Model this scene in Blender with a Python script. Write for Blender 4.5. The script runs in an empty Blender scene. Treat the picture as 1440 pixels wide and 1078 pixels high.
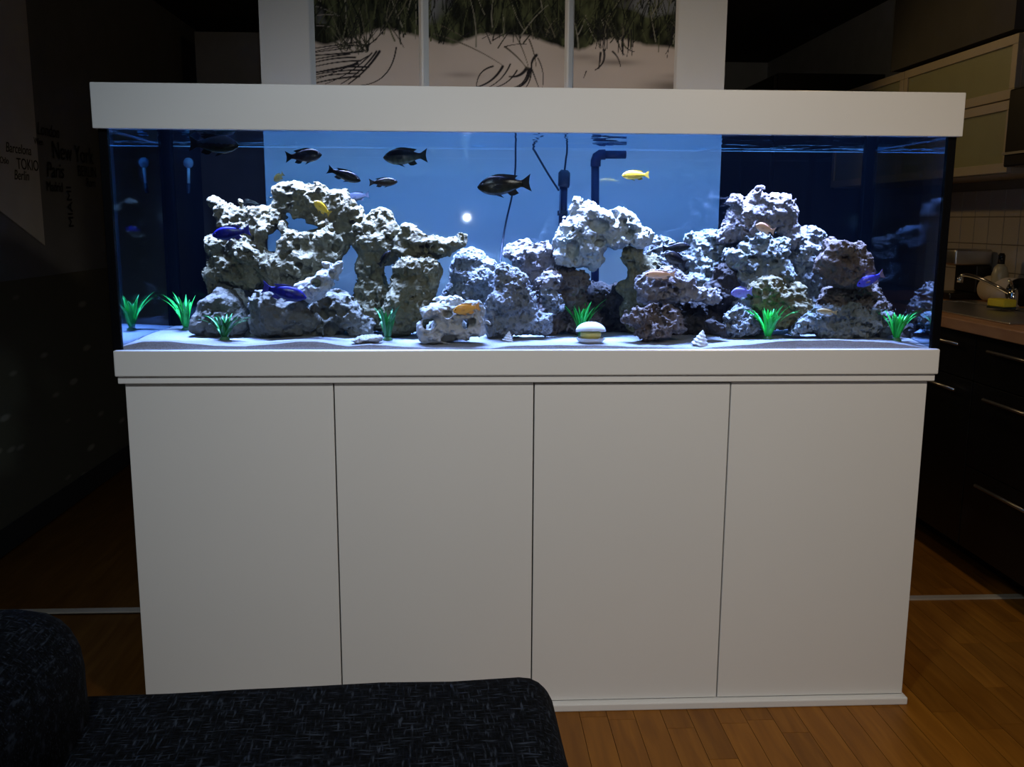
import bpy, bmesh, math, random
import numpy as np
from mathutils import Vector, Matrix

# ------------------------------------------------------------------ camera
SC = bpy.context.scene
COL = SC.collection
FPX = 1320.05
CAM = np.array([-0.1694, -2.2438, 1.2456])
YAW, PIT, ROLL = 0.0507, 0.1723, 0.0050
_F = np.array([math.sin(YAW) * math.cos(PIT), math.cos(YAW) * math.cos(PIT), -math.sin(PIT)])
_R = np.array([math.cos(YAW), -math.sin(YAW), 0.0])
_U = np.cross(_R, _F)
_R, _U = _R * math.cos(ROLL) + _U * math.sin(ROLL), -_R * math.sin(ROLL) + _U * math.cos(ROLL)
cd = bpy.data.cameras.new('camera')
cd.sensor_width = 36.0
cd.lens = FPX * 36.0 / 1440.0
cd.clip_start = 0.02
co = bpy.data.objects.new('camera', cd)
COL.objects.link(co)
co.matrix_world = Matrix(((_R[0], _U[0], -_F[0], CAM[0]), (_R[1], _U[1], -_F[1], CAM[1]),
                          (_R[2], _U[2], -_F[2], CAM[2]), (0, 0, 0, 1)))
SC.camera = co

# ------------------------------------------------------------------ world, lights, exposure
W = bpy.data.worlds.new('world')
SC.world = W
W.use_nodes = True
W.node_tree.nodes['Background'].inputs[0].default_value = (0.8, 0.85, 1.0, 1)
W.node_tree.nodes['Background'].inputs[1].default_value = 0.004
SC.view_settings.view_transform = 'Standard'
SC.view_settings.look = 'None'
SC.view_settings.gamma = 1.0
SC.view_settings.exposure = 0.0
SC.view_settings.use_curve_mapping = False
SC.cycles.transparent_max_bounces = 24
SC.cycles.max_bounces = 10


def light(name, kind, loc, energy, col, aim=None, **kw):
    d = bpy.data.lights.new(name, kind)
    d.energy = energy
    d.color = col
    for k, v in kw.items():
        setattr(d, k, v)
    o = bpy.data.objects.new(name, d)
    COL.objects.link(o)
    o.location = loc
    if aim is not None:
        o.rotation_euler = (Vector(aim) - Vector(loc)).to_track_quat('-Z', 'Y').to_euler()
    return o


# phone flash beside the lens (its mirror image is the bright spot on the panes)
light('flash_light', 'SPOT', tuple(CAM + _R * 0.012 + _U * 0.01 - _F * 0.01), 14, (0.97, 0.98, 1.0),
      aim=(0.15, 0.0, 0.80), shadow_soft_size=0.006, spot_size=math.radians(78), spot_blend=1.0)
# warm living-room ceiling lamp out of frame
light('living_lamp_light', 'SPOT', (1.05, -1.9, 2.42), 105, (1.0, 0.82, 0.62), aim=(0.45, 0.0, 0.72),
      shadow_soft_size=0.10, spot_size=math.radians(78), spot_blend=0.9)
# added cool fill from the other side, set high and out of frame
light('cool_fill_light', 'SPOT', (-0.75, -1.95, 2.42), 85, (0.78, 0.90, 1.0), aim=(-0.25, 0.0, 0.70),
      shadow_soft_size=0.10, spot_size=math.radians(74), spot_blend=0.9)
# dim warm fill added to brighten the kitchen, above the frame
light('kitchen_fill_light', 'POINT', (1.15, 1.1, 2.38), 3.0, (1.0, 0.70, 0.36), shadow_soft_size=0.08)
# warm spot added to light the kitchen tiles, hidden behind the white wall section
light('kitchen_spot_fill', 'SPOT', (-0.35, 2.7, 2.36), 24, (1.0, 0.66, 0.30), aim=(2.15, 1.35, 1.15),
      shadow_soft_size=0.06, spot_size=math.radians(52), spot_blend=0.8)
# white and blue LED rows inside the aquarium hood
light('white_led_light', 'AREA', (0, 0.235, 1.515), 56, (0.50, 0.54, 1.0), aim=(0, 0.185, 0),
      shape='RECTANGLE', size=1.84, size_y=0.05, spread=math.radians(60))
light('blue_led_light', 'AREA', (0, 0.36, 1.515), 2.8, (0.09, 0.44, 1.0), aim=(0, 0.36, 0),
      shape='RECTANGLE', size=1.84, size_y=0.05)


# ------------------------------------------------------------------ helpers
def ray(px, py):
    return _F * FPX + _R * (px - 720) + _U * (539 - py)


def at(px, py, Y):
    d = ray(px, py)
    return CAM + d * ((Y - CAM[1]) / d[1])


def atX(px, py, X):
    d = ray(px, py)
    return CAM + d * ((X - CAM[0]) / d[0])


def atZ(px, py, Z):
    d = ray(px, py)
    return CAM + d * ((Z - CAM[2]) / d[2])


def mpp(Y):
    return (Y - CAM[1]) / FPX * 1.01


def link(name, me, mats, parent=None, loc=None):
    o = bpy.data.objects.new(name, me)
    COL.objects.link(o)
    if mats is not None:
        for m in (mats if isinstance(mats, (list, tuple)) else [mats]):
            me.materials.append(m)
    if parent is not None:
        o.parent = parent
    if loc is not None:
        o.location = loc
    return o


def tag(o, label=None, cat=None, group=None, kind=None):
    if label:
        o['label'] = label
    if cat:
        o['category'] = cat
    if group:
        o['group'] = group
    if kind:
        o['kind'] = kind
    return o


def empty(name, loc, label=None, cat=None, group=None, rz=0.0, kind=None):
    o = bpy.data.objects.new(name, None)
    COL.objects.link(o)
    o.empty_display_size = 0.05
    o.location = loc
    o.rotation_euler = (0, 0, rz)
    return tag(o, label, cat, group, kind)


def smooth(me, on=True):
    me.polygons.foreach_set('use_smooth', [on] * len(me.polygons))


def box_me(x0, x1, y0, y1, z0, z1, bev=0.0, seg=2):
    bm = bmesh.new()
    bmesh.ops.create_cube(bm, size=1)
    for v in bm.verts:
        v.co = Vector(((x0 + x1) / 2 + v.co.x * (x1 - x0), (y0 + y1) / 2 + v.co.y * (y1 - y0), (z0 + z1) / 2 + v.co.z * (z1 - z0)))
    if bev > 0:
        bmesh.ops.bevel(bm, geom=bm.edges[:] + bm.verts[:], offset=bev, segments=seg, affect='EDGES', profile=0.5)
    me = bpy.data.meshes.new('box')
    bm.to_mesh(me)
    bm.free()
    if bev > 0 and seg > 2:
        smooth(me)
    return me


def box(name, m, x0, x1, y0, y1, z0, z1, parent=None, bev=0.0, seg=2):
    """box in the parent's local space; a top-level box gets its origin at its base centre"""
    if parent is None:
        cx, cy = (x0 + x1) / 2, (y0 + y1) / 2
        return link(name, box_me(x0 - cx, x1 - cx, y0 - cy, y1 - cy, 0, z1 - z0, bev, seg), m, None, (cx, cy, z0))
    return link(name, box_me(x0, x1, y0, y1, z0, z1, bev, seg), m, parent)


def boxw(name, m, x0, x1, y0, y1, z0, z1, parent, bev=0.0, seg=2):
    """box given in world space under an unrotated parent"""
    L = parent.location
    return box(name, m, x0 - L.x, x1 - L.x, y0 - L.y, y1 - L.y, z0 - L.z, z1 - L.z, parent, bev, seg)


def tube_me(pts, r, n=10, caps=True, closed_r=None):
    pts = [Vector(p) for p in pts]
    N = len(pts)
    rs = r if isinstance(r, (list, tuple)) else [r] * N
    V, Fc = [], []
    up = Vector((0, 0, 1))
    prev = None
    for i, p in enumerate(pts):
        t = (pts[min(i + 1, N - 1)] - pts[max(i - 1, 0)]).normalized()
        if prev is None:
            a = t.cross(up if abs(t.z) < 0.9 else Vector((1, 0, 0))).normalized()
        else:
            a = (prev - t * prev.dot(t)).normalized()
        prev = a
        b = t.cross(a)
        for k in range(n):
            th = 2 * math.pi * k / n
            V.append(p + (a * math.cos(th) + b * math.sin(th)) * rs[i])
    for i in range(N - 1):
        for k in range(n):
            Fc.append((i * n + k, i * n + (k + 1) % n, (i + 1) * n + (k + 1) % n, (i + 1) * n + k))
    if caps:
        Fc.append(tuple(range(n - 1, -1, -1)))
        Fc.append(tuple((N - 1) * n + k for k in range(n)))
    me = bpy.data.meshes.new('tube')
    me.from_pydata([tuple(v) for v in V], [], Fc)
    smooth(me)
    return me


def spline(pts, n=8):
    P = [np.array(p, float) for p in pts]
    P = [2 * P[0] - P[1]] + P + [2 * P[-1] - P[-2]]
    out = []
    for i in range(1, len(P) - 2):
        for k in range(n):
            t = k / n
            out.append(0.5 * (2 * P[i] + (P[i + 1] - P[i - 1]) * t + (2 * P[i - 1] - 5 * P[i] + 4 * P[i + 1] - P[i + 2]) * t * t
                              + (-P[i - 1] + 3 * P[i] - 3 * P[i + 1] + P[i + 2]) * t ** 3))
    out.append(P[-2])
    return [tuple(p) for p in out]


def lathe_me(prof, n=24):
    V, Fc = [], []
    for r, z in prof:
        for k in range(n):
            a = 2 * math.pi * k / n
            V.append((r * math.cos(a), r * math.sin(a), z))
    for i in range(len(prof) - 1):
        for k in range(n):
            Fc.append((i * n + k, i * n + (k + 1) % n, (i + 1) * n + (k + 1) % n, (i + 1) * n + k))
    Fc.append(tuple(range(n - 1, -1, -1)))
    Fc.append(tuple((len(prof) - 1) * n + k for k in range(n)))
    me = bpy.data.meshes.new('lathe')
    me.from_pydata(V, [], Fc)
    smooth(me)
    return me


# ------------------------------------------------------------------ materials
def nt(name):
    m = bpy.data.materials.new(name)
    m.use_nodes = True
    return m, m.node_tree, m.node_tree.nodes['Principled BSDF']


def N(t, kind, **kw):
    n = t.nodes.new(kind)
    for k, v in kw.items():
        if k.startswith('i_'):
            n.inputs[k[2:].replace('_', ' ')].default_value = v
        else:
            setattr(n, k, v)
    return n


def c4(c):
    return (c[0], c[1], c[2], 1.0)


def ramp(t, src, stops):
    r = t.nodes.new('ShaderNodeValToRGB')
    e = r.color_ramp.elements
    e[0].position, e[0].color = stops[0][0], c4(stops[0][1])
    e[1].position, e[1].color = stops[-1][0], c4(stops[-1][1])
    for p, c in stops[1:-1]:
        x = e.new(p)
        x.color = c4(c)
    t.links.new(src, r.inputs[0])
    return r


def plain(name, c, rough=0.5, metal=0.0, spec=0.5, var=0.06, scale=8.0, bump=0.0, bscale=60.0, c2=None):
    m, t, b = nt(name)
    tc = t.nodes.new('ShaderNodeTexCoord')
    n = N(t, 'ShaderNodeTexNoise')
    n.inputs['Scale'].default_value = scale
    n.inputs['Detail'].default_value = 4
    t.links.new(tc.outputs['Object'], n.inputs['Vector'])
    a = tuple(x * (1 - var) for x in c)
    d = c2 if c2 else tuple(min(1, x * (1 + var)) for x in c)
    r = ramp(t, n.outputs['Fac'], [(0.3, a), (0.7, d)])
    t.links.new(r.outputs[0], b.inputs['Base Color'])
    b.inputs['Roughness'].default_value = rough
    b.inputs['Metallic'].default_value = metal
    b.inputs['Specular IOR Level'].default_value = spec
    if bump:
        n2 = N(t, 'ShaderNodeTexNoise')
        n2.inputs['Scale'].default_value = bscale
        n2.inputs['Detail'].default_value = 5
        t.links.new(tc.outputs['Object'], n2.inputs['Vector'])
        bp = N(t, 'ShaderNodeBump')
        bp.inputs['Strength'].default_value = bump
        bp.inputs['Distance'].default_value = 0.004
        t.links.new(n2.outputs['Fac'], bp.inputs['Height'])
        t.links.new(bp.outputs[0], b.inputs['Normal'])
    return m


def rock_mat(name, c_lo, c_hi, patch=None, patch_amt=0.0, pit=1.0, pscale=70):
    m, t, b = nt(name)
    tc = t.nodes.new('ShaderNodeTexCoord')
    n = N(t, 'ShaderNodeTexNoise')
    n.inputs['Scale'].default_value = 16
    n.inputs['Detail'].default_value = 7
    n.inputs['Roughness'].default_value = 0.65
    t.links.new(tc.outputs['Object'], n.inputs['Vector'])
    r = ramp(t, n.outputs['Fac'], [(0.3, c_lo), (0.68, c_hi)])
    col = r.outputs[0]
    if patch:
        n3 = N(t, 'ShaderNodeTexNoise')
        n3.inputs['Scale'].default_value = 9
        n3.inputs['Detail'].default_value = 3
        mp = N(t, 'ShaderNodeMapping')
        mp.inputs['Location'].default_value = (3.1, 1.7, 5.2)
        t.links.new(tc.outputs['Object'], mp.inputs['Vector'])
        t.links.new(mp.outputs[0], n3.inputs['Vector'])
        rr = ramp(t, n3.outputs['Fac'], [(0.56, (0, 0, 0)), (0.70, (patch_amt,) * 3)])
        mx = N(t, 'ShaderNodeMix', data_type='RGBA')
        t.links.new(rr.outputs[0], mx.inputs[0])
        t.links.new(col, mx.inputs[6])
        mx.inputs[7].default_value = c4(patch)
        col = mx.outputs[2]
    t.links.new(col, b.inputs['Base Color'])
    b.inputs['Roughness'].default_value = 0.85
    b.inputs['Specular IOR Level'].default_value = 0.25
    v = N(t, 'ShaderNodeTexVoronoi')
    v.inputs['Scale'].default_value = pscale
    t.links.new(tc.outputs['Object'], v.inputs['Vector'])
    vr = ramp(t, v.outputs['Distance'], [(0.05, (0, 0, 0)), (0.45, (1, 1, 1))])
    n2 = N(t, 'ShaderNodeTexNoise')
    n2.inputs['Scale'].default_value = 120
    n2.inputs['Detail'].default_value = 6
    t.links.new(tc.outputs['Object'], n2.inputs['Vector'])
    ad = N(t, 'ShaderNodeMath', operation='ADD')
    t.links.new(vr.outputs[0], ad.inputs[0])
    t.links.new(n2.outputs['Fac'], ad.inputs[1])
    bp = N(t, 'ShaderNodeBump')
    bp.inputs['Strength'].default_value = 0.8 * pit
    bp.inputs['Distance'].default_value = 0.008
    t.links.new(ad.outputs[0], bp.inputs['Height'])
    t.links.new(bp.outputs[0], b.inputs['Normal'])
    return m


def pane_mat(name, tint, lo, hi, rmax, base=0.05, mirror=(1, 1, 1)):
    """clear sheet: reflects weakly face-on and fully past the angle of total reflection"""
    m, t, b = nt(name)
    t.nodes.remove(b)
    out = t.nodes['Material Output']
    lw = N(t, 'ShaderNodeLayerWeight')
    lw.inputs['Blend'].default_value = 0.5
    mr = N(t, 'ShaderNodeMapRange')
    mr.inputs['From Min'].default_value = lo
    mr.inputs['From Max'].default_value = hi
    mr.inputs['To Min'].default_value = base
    mr.inputs['To Max'].default_value = rmax
    t.links.new(lw.outputs['Facing'], mr.inputs['Value'])
    tr = N(t, 'ShaderNodeBsdfTransparent')
    tr.inputs[0].default_value = c4(tint)
    gl = N(t, 'ShaderNodeBsdfGlossy')
    gl.inputs['Color'].default_value = c4(mirror)
    gl.inputs['Roughness'].default_value = 0.02
    mx = N(t, 'ShaderNodeMixShader')
    t.links.new(mr.outputs[0], mx.inputs[0])
    t.links.new(tr.outputs[0], mx.inputs[1])
    t.links.new(gl.outputs[0], mx.inputs[2])
    t.links.new(mx.outputs[0], out.inputs['Surface'])
    return m


M = {}
M['lacquer'] = plain('white_lacquer', (0.72, 0.72, 0.71), rough=0.28, var=0.012, scale=3)
M['lacquer_edge'] = plain('white_edge', (0.74, 0.74, 0.73), rough=0.4, var=0.01)
M['dark_gap'] = plain('dark_interior', (0.02, 0.02, 0.02), rough=0.9)
M['silicone'] = plain('black_silicone', (0.002, 0.002, 0.003), rough=0.5, spec=0.06)
M['front_glass'] = pane_mat('clear_glass', (0.985, 0.99, 1.0), 0.55, 1.0, 0.6, base=0.03)
M['side_glass'] = pane_mat('side_glass', (0.9, 0.95, 1.0), 0.42, 0.58, 0.66, base=0.04, mirror=(0.62, 0.8, 1.0))
M['water_top'] = pane_mat('water_surface', (0.97, 0.985, 1.0), 0.82, 0.90, 0.97, base=0.03, mirror=(0.85, 0.93, 1.0))
M['wall_white'] = plain('white_wall_paint', (0.66, 0.64, 0.61), rough=0.9, spec=0.2, var=0.015, bump=0.08, bscale=300)
M['wall_dark'] = plain('dark_grey_wall_paint', (0.20, 0.21, 0.225), rough=0.95, spec=0.1, var=0.05)
M['wall_lit'] = plain('lit_wall_tone', (0.62, 0.62, 0.58), rough=0.95, spec=0.1, var=0.05)  # paler tone for the side wall where light falls on it
M['wall_bulk'] = plain('bulkhead_paint', (0.075, 0.072, 0.062), rough=0.95, spec=0.1)
M['wall_far'] = plain('grey_far_wall', (0.50, 0.52, 0.52), rough=0.95, spec=0.1)
M['ceiling'] = plain('ceiling_paint', (0.10, 0.09, 0.08), rough=0.95, spec=0.1)
M['decal'] = plain('black_vinyl', (0.004, 0.004, 0.005), rough=0.6)
M['plastic_dark'] = plain('dark_plastic', (0.006, 0.008, 0.02), rough=0.35)
M['plastic_grey'] = plain('grey_plastic', (0.008, 0.010, 0.035), rough=0.4, spec=0.2)
M['chrome'] = plain('chrome', (0.75, 0.74, 0.72), rough=0.12, metal=1.0)
M['steel'] = plain('brushed_steel', (0.55, 0.54, 0.52), rough=0.35, metal=1.0)
M['led'] = plain('led_bar_housing', (0.5, 0.5, 0.52), rough=0.4, metal=0.6)


# =================================================================== structure
def struct(name, m, x0, x1, y0, y1, z0, z1, label, **k):
    o = box(name, m, x0, x1, y0, y1, z0, z1, **k)
    return tag(o, label, None, None, 'structure')


# wood
def wood_mat(name, c1, c2, c3, rough=0.5, seedattr=True):
    m, t, b = nt(name)
    tc = t.nodes.new('ShaderNodeTexCoord')
    oi = t.nodes.new('ShaderNodeObjectInfo')
    mp = N(t, 'ShaderNodeMapping')
    mp.inputs['Scale'].default_value = (26, 2.2, 10)
    t.links.new(tc.outputs['Object'], mp.inputs['Vector'])
    ad = N(t, 'ShaderNodeVectorMath', operation='ADD')
    cb = N(t, 'ShaderNodeCombineXYZ')
    ml = N(t, 'ShaderNodeMath', operation='MULTIPLY')
    ml.inputs[1].default_value = 37.0
    t.links.new(oi.outputs['Random'], ml.inputs[0])
    t.links.new(ml.outputs[0], cb.inputs[0])
    t.links.new(ml.outputs[0], cb.inputs[1])
    t.links.new(mp.outputs[0], ad.inputs[0])
    t.links.new(cb.outputs[0], ad.inputs[1])
    n = N(t, 'ShaderNodeTexNoise')
    n.inputs['Scale'].default_value = 1.6
    n.inputs['Detail'].default_value = 6
    n.inputs['Distortion'].default_value = 0.6
    t.links.new(ad.outputs[0], n.inputs['Vector'])
    r = ramp(t, n.outputs['Fac'], [(0.3, c1), (0.52, c2), (0.72, c3)])
    hs = N(t, 'ShaderNodeHueSaturation')
    mr = N(t, 'ShaderNodeMapRange')
    mr.inputs['To Min'].default_value = 0.82
    mr.inputs['To Max'].default_value = 1.15
    t.links.new(oi.outputs['Random'], mr.inputs['Value'])
    t.links.new(mr.outputs[0], hs.inputs['Value'])
    t.links.new(r.outputs[0], hs.inputs['Color'])
    t.links.new(hs.outputs[0], b.inputs['Base Color'])
    b.inputs['Roughness'].default_value = rough
    b.inputs['Specular IOR Level'].default_value = 0.25
    return m


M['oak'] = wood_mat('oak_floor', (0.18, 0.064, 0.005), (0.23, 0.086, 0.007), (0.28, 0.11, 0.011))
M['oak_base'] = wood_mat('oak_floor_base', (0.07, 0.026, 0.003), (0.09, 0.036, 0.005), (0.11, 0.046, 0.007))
M['beech'] = wood_mat('beech_worktop', (0.34, 0.16, 0.065), (0.42, 0.21, 0.09), (0.48, 0.25, 0.11), rough=0.45)
M['cream_wood'] = plain('cream_cabinet_frame', (0.42, 0.36, 0.25), rough=0.5, var=0.05)
M['frosted'] = plain('frosted_glass_panel', (0.30, 0.30, 0.16), rough=0.35, var=0.04)
M['tile'] = plain('beige_wall_tile', (0.42, 0.38, 0.31), rough=0.3, var=0.03, scale=2)
M['grout'] = plain('tile_grout', (0.20, 0.17, 0.13), rough=0.9)
M['black_front'] = plain('black_kitchen_front', (0.006, 0.005, 0.004), rough=0.35)
M['black_gloss'] = plain('black_gloss_plastic', (0.008, 0.009, 0.012), rough=0.12)

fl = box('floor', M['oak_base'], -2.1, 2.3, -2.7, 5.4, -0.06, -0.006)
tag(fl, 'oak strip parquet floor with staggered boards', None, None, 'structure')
rnd = random.Random(4)
PW = 0.070
plank_meshes = {}
for i in range(27):
    x0 = -0.16 + i * PW
    y = -0.95 - rnd.random() * 0.5
    while y < 1.9:
        ln = rnd.choice((0.32, 0.42, 0.50, 0.60))
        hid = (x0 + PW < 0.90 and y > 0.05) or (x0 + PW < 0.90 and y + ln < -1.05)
        if not hid:
            if ln not in plank_meshes:
                plank_meshes[ln] = box_me(-PW / 2 + 0.0007, PW / 2 - 0.0007, 0.0007, ln - 0.0007, 0, 0.006)
                plank_meshes[ln].materials.append(M['oak'])
            o = link('plank', plank_meshes[ln], None, fl, (x0 + PW / 2 - fl.location.x, y - fl.location.y, 0.054))
        y += ln
M['strip'] = plain('matt_threshold_metal', (0.42, 0.37, 0.29), rough=0.6, metal=0.2)
thr = struct('trim_1', M['strip'], -1.905, 1.715, 0.650, 0.682, 0.0, 0.006, 'narrow metal threshold strip across the oak floor', bev=0.0015)

struct('ceiling', M['ceiling'], -2.1, 2.3, -2.7, 5.4, 2.45, 2.55, 'dark unlit ceiling')
struct('wall_left', M['wall_dark'], -2.1, -1.91, -2.7, 5.4, 0.0, 2.45, 'dark grey side wall with black lettering')
struct('wall_right', M['wall_far'], 2.17, 2.3, -2.7, 5.4, 0.0, 2.45, 'kitchen side wall behind the worktop')
struct('wall_back', M['wall_far'], -2.1, 2.3, 5.2, 5.4, 0.0, 2.45, 'dim far wall beyond the kitchen')
struct('wall_front', M['wall_dark'], -2.1, 2.3, -2.9, -2.7, 0.0, 2.45, 'dark living room wall behind the camera')
YP = 0.58
pl, pr = at(369, 150, YP)[0], at(1017, 150, YP)[0]
struct('wall_center', M['wall_white'], pl, pr, YP, YP + 0.16, 0.0, 2.45, 'white painted wall section behind the aquarium')
xl = at(275, 80, 3.8)[0]
struct('wall_partition', M['wall_far'], xl, -0.86, 3.8, 3.92, 0.0, at(320, 45, 3.8)[2], 'grey wall panel in the dark room beyond')
# lit near part of the side wall, light put into its colour, lower edge sloping
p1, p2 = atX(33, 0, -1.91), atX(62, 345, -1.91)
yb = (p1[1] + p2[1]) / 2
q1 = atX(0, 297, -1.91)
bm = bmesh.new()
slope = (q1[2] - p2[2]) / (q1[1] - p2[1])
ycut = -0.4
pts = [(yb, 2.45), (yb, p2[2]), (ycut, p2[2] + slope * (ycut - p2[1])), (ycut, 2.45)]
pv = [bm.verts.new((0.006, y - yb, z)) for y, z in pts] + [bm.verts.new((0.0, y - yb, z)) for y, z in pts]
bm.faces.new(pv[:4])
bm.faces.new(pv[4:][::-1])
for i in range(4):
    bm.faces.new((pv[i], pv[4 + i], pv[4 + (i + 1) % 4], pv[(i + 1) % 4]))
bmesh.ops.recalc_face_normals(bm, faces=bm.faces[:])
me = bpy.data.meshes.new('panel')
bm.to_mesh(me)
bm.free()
tag(link('wall_panel', me, M['wall_lit'], None, (-1.9099, yb, 0)), 'lit area of the side wall, light put into its colour, with a sloping lower edge', None, None, 'structure')

# dark picture-like leaf-print panel low on the side wall
M['leaf_print'] = None
m, t, b = nt('dark_leaf_print')
tc = t.nodes.new('ShaderNodeTexCoord')
mp = N(t, 'ShaderNodeMapping')
mp.inputs['Rotation'].default_value = (0.7, 0, 0)
mp.inputs['Scale'].default_value = (1, 1.4, 4.5)
t.links.new(tc.outputs['Object'], mp.inputs['Vector'])
v = N(t, 'ShaderNodeTexVoronoi')
v.inputs['Scale'].default_value = 2.6
t.links.new(mp.outputs[0], v.inputs['Vector'])
r = ramp(t, v.outputs['Distance'], [(0.10, (0.30, 0.30, 0.25)), (0.20, (0.11, 0.11, 0.08))])
t.links.new(r.outputs[0], b.inputs['Base Color'])
b.inputs['Roughness'].default_value = 0.7
M['leaf_print'] = m
zt = atX(100, 383, -1.905)[2]
o = box('wall_panel', M['leaf_print'], -1.9098, -1.900, -0.2, 2.9, 0.10, zt)
tag(o, 'dark olive lower wall covering with pale leaf print', None, None, 'structure')
o.location.z = 0.10
tag(box('baseboard_left', M['dark_gap'], -1.9098, -1.895, -2.6, 5.1, 0.0, 0.10), 'black skirting along the side wall', None, None, 'structure')


# wall lettering
def word(txt, px, py, hpx, parent, rot=0.0, shear=0.0):
    X = -1.9035
    p = atX(px, py, X)
    h = hpx * np.linalg.norm(p - CAM) / FPX
    cu = bpy.data.curves.new('lettering', 'FONT')
    cu.body = txt
    cu.size = h * 1.9
    cu.shear = shear
    cu.extrude = 0.0005
    o = bpy.data.objects.new('lettering', cu)
    COL.objects.link(o)
    bpy.context.view_layer.update()
    me = bpy.data.meshes.new_from_object(o)
    bpy.data.objects.remove(o)
    me.materials.clear()
    o = link('lettering', me, M['decal'], parent)
    L = parent.location
    o.matrix_local = Matrix.Translation(Vector(p) - L) @ Matrix(((0, 0, 1, 0), (1, 0, 0, 0), (0, 1, 0, 0), (0, 0, 0, 1))) @ Matrix.Rotation(rot, 4, 'Z')
    return o


dec = empty('wall_decal', (-1.9035, 1.3, 1.4), 'black vinyl city-name lettering on the dark side wall', 'wall decal')
for a in (('London', 52, 188, 11, 0, .25), ('Barcelona', 8, 213, 9, 0, .2), ('New York', 74, 222, 16, 0, 0), ('TOKIO', 24, 237, 10, 0, 0),
          ('Berlin', 20, 252, 9, 0, .2), ('Paris', 66, 248, 14, 0, .2), ('BERLIN', 110, 247, 10, 0, 0), ('Madrid', 66, 268, 9, 0, 0),
          ('Rom', 122, 262, 8, 0, 0), ('Oslo', 0, 229, 6, 0, 0), ('Wien', 48, 202, 6, 0, 0)):
    word(a[0], a[1], a[2], a[3], dec, a[4], a[5])
word('MIAMI', 104, 320, 10, dec, math.radians(90))

# =================================================================== triptych on the white wall


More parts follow.
